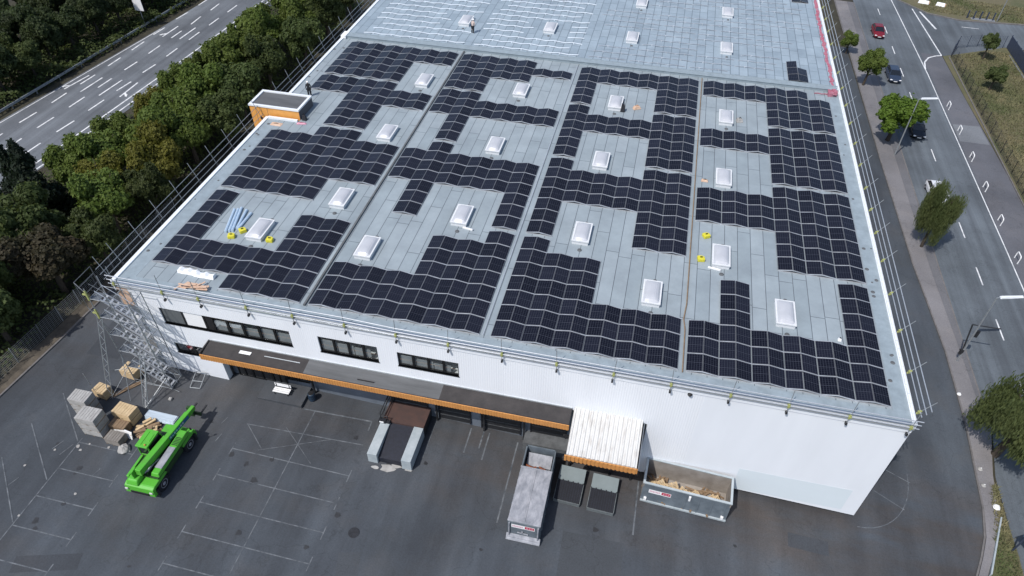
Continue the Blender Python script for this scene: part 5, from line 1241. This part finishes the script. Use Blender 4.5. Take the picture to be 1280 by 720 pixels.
for (x, y, w, lab) in ((86.6, 115.4, 1.9, 'white concrete block on the bank at the junction, larger of two'), (89.6, 115.2, 1.6, 'white concrete block on the bank at the junction, right one')):
    t = thing('concrete_block', lab, 'concrete block', (x, y, gz(x) + .06), -.35); MB().hexa([(-w/2,-.4,0),(w/2,-.4,0),(w/2,.4,0),(-w/2,.4,0),(-w/2+.1,-.2,.6),(w/2-.1,-.2,.6),(w/2-.1,.2,.6),(-w/2+.1,.2,.6)]).build('block', M['white'], t, bevel=.08); MB().box(w/2 - .1, w/2 + .1, -.2, .2, .1, .5).build('end_cap', M['peach'], t)
t = thing('road_sign', 'white rectangular sign board on a post left of the highway', 'sign', (-40.0, 59.9, gz(-40))); MB().tube((0, .06, 0), (0, .06, 3.6), .06).build('post', M['galv'], t); MB().box(-.75, .75, -.03, .03, 2.6, 4.9).build('board', M['white'], t)
t = thing('crash_barrier', 'grey steel crash barrier along the far side of the highway', 'crash barrier', (-42.2, 25, gz(-42)))
mb = MB(); a, b = Vector((0, 0, 0)), Vector((4.4, 62, -.15))
for z in (.45, .62): mb.tube(a + Vector((0, 0, z)), b + Vector((0, 0, z)), .09, 6)
mb.build('rail', M['galv'], t)
for k in range(16): q = a + (b - a) * (k / 15); MB().box(q.x - .06, q.x + .06, q.y - .06, q.y + .06, q.z - .1, q.z + .65).build('post', M['galv'], t)
t = thing('shelter', 'blue framed glass roof shelter at the lower right corner of the street', 'shelter', (73.4, -.6, gz(73.4)), R_(28))
mb = MB()
for x in (-1.0, 0, 1.0): mb.box(x - .06, x + .06, -1.6, 1.6, 2.3, 2.4)
for y in (-1.6, -.5, .6, 1.6): mb.box(-1.06, 1.06, y - .06, y + .06, 2.3, 2.41)
mb.build('roof_frame', mat('blue_frame', (.10, .20, .34), .4, metal=.3), t); MB().box(-1, 1, -1.55, 1.55, 2.33, 2.36).build('roof_pane', M['carglass'], t)
for x in (-.95, .95):
    for y in (-1.5, 1.5): MB().box(x - .05, x + .05, y - .05, y + .05, 0, 2.3).build('post', M['bluesteel'], t)
t = thing('low_wall', 'low grey edging wall beside the dry bank at the lower right', 'wall', (71.65, 3.0, gz(71.65)))
MB().hexa([(0,0,0),(.12,0,0),(-1.9,-5.2,.05),(-2.02,-5.2,.05),(0,0,.32),(.12,0,.32),(-1.9,-5.2,.4),(-2.02,-5.2,.4)]).build('coping', M['beam'], t)
# litter on the verge
for k, (x, y, s) in enumerate(((71.3, 15.5, .2), (71.2, 7.4, .22), (71.6, 3.9, .3), (71.1, 5.8, .2))):
    t = thing('bag', ('white plastic scrap on the verge under the lamp with bracket', 'small grey stone at the kerb below the large right tree', 'white carrier bag on the verge at the dry bank tip', 'small pale scrap at the kerb near the dry bank')[k], 'bag', (x, y, gz(x) + .11))
    MB().lathe([(s * .7, 0), (s, s * .4), (s * .6, s * .9), (s * .15, s * 1.1)], 7).build('body', M['white' if k in (0, 2) else 'greywrap'], t); MB().tube((0, 0, s), (s * .3, 0, s * 1.3), .03).build('handle', M['white'], t)

# ------------------------------------------------------------------ trees
def crown_mesh(name, seed, n, leaf, rx=1.0, rz=1.0, shape='round', lobes=9, droop=0.):
    rnd = random.Random(seed); mb = MB(); L_ = []
    if shape == 'cone':
        for i in range(34):
            f = i / 33; a = rnd.uniform(0, 6.28); rr = (1 - f) * .72 * rx + .05
            L_.append((Vector((rr * .65 * math.cos(a), rr * .65 * math.sin(a), -rz + 2 * rz * f)), rr * .55 + .12, .22 * rz))
    else:
        L_.append((Vector((0, 0, 0)), .62 * rx, .66 * rz))
        for i in range(lobes):
            a = 6.283 * i / lobes * 2.4 + rnd.uniform(-.4, .4); e = rnd.uniform(-.55, .95); d = rnd.uniform(.46, .70)
            c = Vector((math.cos(a) * math.cos(e) * d * rx, math.sin(a) * math.cos(e) * d * rx, math.sin(e) * d * rz))
            L_.append((c, rnd.uniform(.24, .40) * rx, rnd.uniform(.24, .38) * rz))
    for i in range(n):
        c, r, rzz = L_[rnd.randrange(len(L_))]
        v = Vector((rnd.gauss(0, 1), rnd.gauss(0, 1), rnd.gauss(0, 1))).normalized()
        # uneven density: clumps on each lobe
        k = rnd.random() ** .45
        clump = .82 + .30 * math.sin(7 * v.x + seed + c.x * 9) * math.sin(6 * v.y + 1.3 * seed) * math.sin(5 * v.z + c.z * 7)
        p = c + Vector((v.x * r, v.y * r, v.z * rzz)) * (k * clump * 1.08)
        nrm = (v * .9 + Vector((rnd.gauss(0, .55), rnd.gauss(0, .55), rnd.gauss(.35, .5)))).normalized()
        if droop: nrm = (nrm * .6 + Vector((rnd.gauss(0, 1), rnd.gauss(0, 1), .1))).normalized()
        t = nrm.orthogonal().normalized(); ang = rnd.uniform(0, 6.28); b = nrm.cross(t)
        t, b = t * math.cos(ang) + b * math.sin(ang), b * math.cos(ang) - t * math.sin(ang)
        s = leaf * rnd.uniform(.6, 1.35); w = s * rnd.uniform(.45, .8)
        if droop: b = Vector((b.x * .3, b.y * .3, -1)); w *= .6; s *= 1.4
        mb.face([p - t * w, p - b * s * .5 - t * w * .2 , p + t * w, p + b * s])
    return mb.mesh(name, M['leafgreen'], fix=False)
def trunk_mesh(seed, limbs=6):
    rnd = random.Random(seed); mb = MB()
    mb.tube((0, 0, 0), (.02, .01, .38), .05, 8, 0, .036); mb.tube((.02, .01, .38), (0, .03, .85), .036, 8, 0, .012)
    for i in range(limbs):
        a = i * 2.4; z = .3 + .08 * i; r = rnd.uniform(.2, .36)
        mid = (math.cos(a) * r * .5, math.sin(a) * r * .5, z + .12); mb.tube((0, .01, z), mid, .02, 5, 0, .013); mb.tube(mid, (math.cos(a) * r, math.sin(a) * r, z + .26), .013, 5, 0, .004)
    return mb.mesh('trunk', M['bark'])
CR = [crown_mesh('crown', 10 + i, 26000, .054, 1, 1, 'round', 10 + i) for i in range(4)]
CONE = [crown_mesh('crown', 30 + i, 15000, .055, 1, 1.0, 'cone') for i in range(2)]
BIRCH = [crown_mesh('crown', 50, 30000, .034, 1, 1, 'round', 24, 1.0)]
FINE = [crown_mesh('crown', 60, 15000, .06, 1, 1, 'round', 12)]
TK = [trunk_mesh(i) for i in range(3)]
cache = {}
def leafy(me, m):
    k = (me.name, m)
    if k not in cache:
        c = me.copy(); c.materials.clear(); c.materials.append(M[m]); cache[k] = c
    return cache[k]
tn = [0]
def tree(name, label, x, y, h, r, me, m, group=None, rz=None, cz=None, dz=0, cat='tree'):
    tn[0] += 1; rnd = random.Random(tn[0] * 13); rz_ = rz or h * .42
    t = thing(name, label, cat, (x, y, gz(max(-100, min(120, x))) - .05 + dz), rnd.uniform(0, 6.28), group)
    k = bpy.data.objects.new('trunk', TK[tn[0] % 3]); COL.objects.link(k); k.parent = t; ts = max(r * 1.7, 2.0); k.scale = (ts, ts, ((cz if cz is not None else h - rz_) + rz_ * .3) / .85)
    c = bpy.data.objects.new('crown', leafy(me, m)); COL.objects.link(c); c.parent = t
    rz = rz or h * .42; c.location = (0, 0, cz if cz is not None else h - rz); c.scale = (r, r * rnd.uniform(.9, 1.1), rz)
    return t
g1 = 'trees between highway and warehouse'
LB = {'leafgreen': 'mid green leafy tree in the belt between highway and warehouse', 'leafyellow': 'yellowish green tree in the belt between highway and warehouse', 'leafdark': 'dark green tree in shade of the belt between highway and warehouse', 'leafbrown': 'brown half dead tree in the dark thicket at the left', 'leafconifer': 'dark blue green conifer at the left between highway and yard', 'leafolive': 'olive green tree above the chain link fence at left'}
random.seed(17)
belt = [(-18.2,21.8,8.5,3.2,'leafgreen'),(-12.6,22.4,9,3.2,'leafyellow'),(-16.0,32.3,9.2,3.5,'leafgreen'),(-16.9,44.5,9.5,3.4,'leafgreen'),(-16.2,54.4,10,3.6,'leafgreen'),(-14,61,10,3.6,'leafgreen'),
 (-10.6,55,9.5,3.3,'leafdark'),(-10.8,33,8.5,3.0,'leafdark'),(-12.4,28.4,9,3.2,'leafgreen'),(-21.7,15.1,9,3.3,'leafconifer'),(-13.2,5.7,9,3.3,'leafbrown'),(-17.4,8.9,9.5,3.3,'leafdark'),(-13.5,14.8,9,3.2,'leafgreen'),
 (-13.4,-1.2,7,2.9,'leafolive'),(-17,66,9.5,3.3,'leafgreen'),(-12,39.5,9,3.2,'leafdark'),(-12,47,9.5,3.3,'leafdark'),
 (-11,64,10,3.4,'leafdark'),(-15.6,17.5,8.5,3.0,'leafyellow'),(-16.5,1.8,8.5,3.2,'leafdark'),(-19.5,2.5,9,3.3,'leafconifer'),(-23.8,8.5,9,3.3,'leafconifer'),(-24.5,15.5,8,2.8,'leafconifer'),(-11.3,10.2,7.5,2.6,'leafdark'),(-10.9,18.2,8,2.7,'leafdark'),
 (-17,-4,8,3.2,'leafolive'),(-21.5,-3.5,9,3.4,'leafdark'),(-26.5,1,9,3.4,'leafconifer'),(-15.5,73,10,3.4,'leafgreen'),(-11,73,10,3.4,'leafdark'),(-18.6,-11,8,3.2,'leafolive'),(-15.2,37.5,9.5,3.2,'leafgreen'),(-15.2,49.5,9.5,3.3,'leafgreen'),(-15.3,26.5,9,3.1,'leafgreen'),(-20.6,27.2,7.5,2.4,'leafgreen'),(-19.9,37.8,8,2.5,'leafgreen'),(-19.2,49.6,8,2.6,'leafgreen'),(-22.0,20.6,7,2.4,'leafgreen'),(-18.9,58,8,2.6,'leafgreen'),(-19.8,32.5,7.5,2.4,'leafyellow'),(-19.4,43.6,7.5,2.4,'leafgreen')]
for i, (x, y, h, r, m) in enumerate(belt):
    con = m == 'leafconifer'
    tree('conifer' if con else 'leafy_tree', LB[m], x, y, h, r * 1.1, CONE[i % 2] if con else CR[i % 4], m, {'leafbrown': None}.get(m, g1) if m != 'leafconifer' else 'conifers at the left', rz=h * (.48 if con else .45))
random.seed(23)
wood = 'trees in the wood beyond the highway'; n = 0
for i in range(15):
    for j in range(4):
        y = 22 + i * 4.6 + random.uniform(-1.4, 1.4); x = -46.5 - j * 5.0 + (y - 30) * .09 + random.uniform(-1.3, 1.3)
        h = random.uniform(6.5, 9.5); r = random.uniform(2.5, 3.5); m = 'leafwood' if random.random() < .8 else 'leafdark'
        tree('woodland_tree', 'dark green tree in the dense wood beyond the highway', x, y, h, r, CR[(i + j) % 4], m, wood, rz=h * .45)
tree('woodland_tree', 'paler olive green tree at the woodland edge beyond the highway', -43.6, 40.5, 6, 2.3, CR[1], 'leafolive', rz=2.6)
tree('woodland_tree', 'small yellow green tree among the dark wood beyond the highway', -45.8, 36.5, 5, 1.2, FINE[0], 'leafyellow', rz=1.6)
# street trees
tree('street_tree', 'small slim street tree, farthest along the verge', 69.3, 87.6, 4.4, 1.5, FINE[0], 'leafgreen', rz=2.0, cz=2.4)
tree('street_tree', 'round dark green street tree beside the blue grey car', 70.6, 76.6, 6.2, 2.35, FINE[0], 'leafgreen', rz=2.7, cz=3.8)
tree('street_tree', 'broad bright yellow green street tree shading the black car', 71.8, 60.6, 8.0, 3.9, CR[2], 'leafbright', rz=3.6, cz=4.5)
tree('street_tree', 'tall feathery street tree hiding the white car', 72.0, 37.4, 8.5, 2.25, BIRCH[0], 'leafbirch', rz=5.6, cz=4.5)
tree('street_tree', 'large dark feathery tree at the right picture edge', 72.9, 9.4, 10, 4.2, BIRCH[0], 'leafbirch', rz=6.0, cz=4.9)
tree('meadow_tree', 'slim tree with pointed top in the meadow by the gate', 91.9, 93.0, 5.0, 1.7, CR[0], 'leafolive', rz=2.2, cz=3.0)
tree('meadow_tree', 'small bushy tree with bare soil ring in the meadow', 90.1, 81.6, 4.2, 1.9, CR[3], 'leafolive', rz=1.7, cz=2.6)
# undergrowth and grass
rnd = random.Random(77); mb = MB()
def tuft(x, y, s, up=.5):
    p = Vector((x, y, gz(max(-100, min(120, x))) + rnd.uniform(.05, up))); nrm = Vector((rnd.gauss(0, .6), rnd.gauss(0, .6), 1)).normalized(); t = nrm.orthogonal().normalized(); a = rnd.uniform(0, 6.28); b = nrm.cross(t)
    t, b = t * math.cos(a) + b * math.sin(a), b * math.cos(a) - t * math.sin(a); mb.face([p - t * s, p - b * s, p + t * s, p + b * s])
for k in range(34000):
    y = rnd.uniform(-25, 80); x = rnd.uniform(-26.5 - (34 - min(y, 34)) * .07, -11.6); tuft(x, y, rnd.uniform(.08, .2), 1.2 + .8 * math.sin(x * .9) * math.sin(y * .7))
for k in range(24000):
    y = rnd.uniform(15, 95); x = -42.3 + (y - 28) * .10 - abs(rnd.gauss(0, 7)); tuft(x, y, rnd.uniform(.08, .22), 1.3 + .9 * math.sin(x) * math.sin(y * .8))
tag(mb.build('undergrowth', M['leafdark'], fix=False), 'dark leafy undergrowth below the trees on both sides of the highway', 'undergrowth', kind='stuff')
mb = MB()
def blade(x, y, h, z0=0):
    a = rnd.uniform(0, 6.28); dx, dy = math.cos(a) * .06, math.sin(a) * .06; z = gz(x) + z0; lx_, ly = rnd.gauss(0, h * .6), rnd.gauss(0, h * .6)
    mb.face([(x - dx, y - dy, z), (x + dx, y + dy, z), (x + lx_, y + ly, z + h)])
for k in range(26000):
    x = rnd.uniform(87, 97); y = rnd.uniform(46, 97)
    if y < 92 + (x - 86) * .6: blade(x, y, rnd.uniform(.1, .35))
for k in range(7000): blade(rnd.uniform(86, 112), rnd.uniform(111.6, 120), rnd.uniform(.1, .35), .06)
for k in range(1200):
    y = rnd.uniform(-3.6, 6); f = (y + 3.6) / 9.6; blade(rnd.uniform(69.9 + f * 1.9, 72.15), y, rnd.uniform(.1, .4), .06)
tag(mb.build('grass', M['drygrassblade'], fix=False), 'dry yellowish grass growing on meadow and banks', 'grass', kind='stuff')

# ------------------------------------------------------------------ light, sky, camera
sx, sy = -.35, -.55
el = math.atan2(1, math.hypot(sx, sy)); az = math.atan2(sx, sy)
sun = bpy.data.lights.new('sun', 'SUN'); sun.energy = 3.7; sun.angle = R_(.5); sun.color = (1, .97, .93)
so = bpy.data.objects.new('sun', sun); COL.objects.link(so); so.rotation_euler = Vector((-sx, -sy, -1)).to_track_quat('-Z', 'Y').to_euler(); so.location = (0, 0, 80)
w = bpy.data.worlds.new('World'); sc.world = w; w.use_nodes = True
bg = w.node_tree.nodes['Background']; sk_ = w.node_tree.nodes.new('ShaderNodeTexSky'); sk_.sky_type = 'NISHITA'; sk_.sun_disc = False
sk_.sun_elevation = el; sk_.sun_rotation = az; sk_.air_density = 1.0; sk_.dust_density = 1.5
w.node_tree.links.new(sk_.outputs[0], bg.inputs['Color']); bg.inputs['Strength'].default_value = .15
cam = bpy.data.cameras.new('camera'); co = bpy.data.objects.new('camera', cam); COL.objects.link(co); sc.camera = co
rr = Vector((0.9748080272606314, 0.22283953338841136, 0.00958396303577114)); uu = Vector((-0.16009512385020755, 0.6691222983840929, 0.7257030392140961)); ff = Vector((-0.15530248326289778, 0.7089554937825252, -0.6879413103804374))
co.matrix_world = Matrix(((rr.x, uu.x, -ff.x, 39.7377), (rr.y, uu.y, -ff.y, -32.7454), (rr.z, uu.z, -ff.z, 49.2503), (0, 0, 0, 1)))
cam.sensor_width = 36; cam.lens = 876.364 / 1280 * 36; cam.clip_start = .5; cam.clip_end = 4000
sc.view_settings.view_transform = 'Standard'; sc.view_settings.look = 'None'; sc.view_settings.gamma = 1; sc.view_settings.exposure = 0.0; sc.view_settings.use_curve_mapping = False
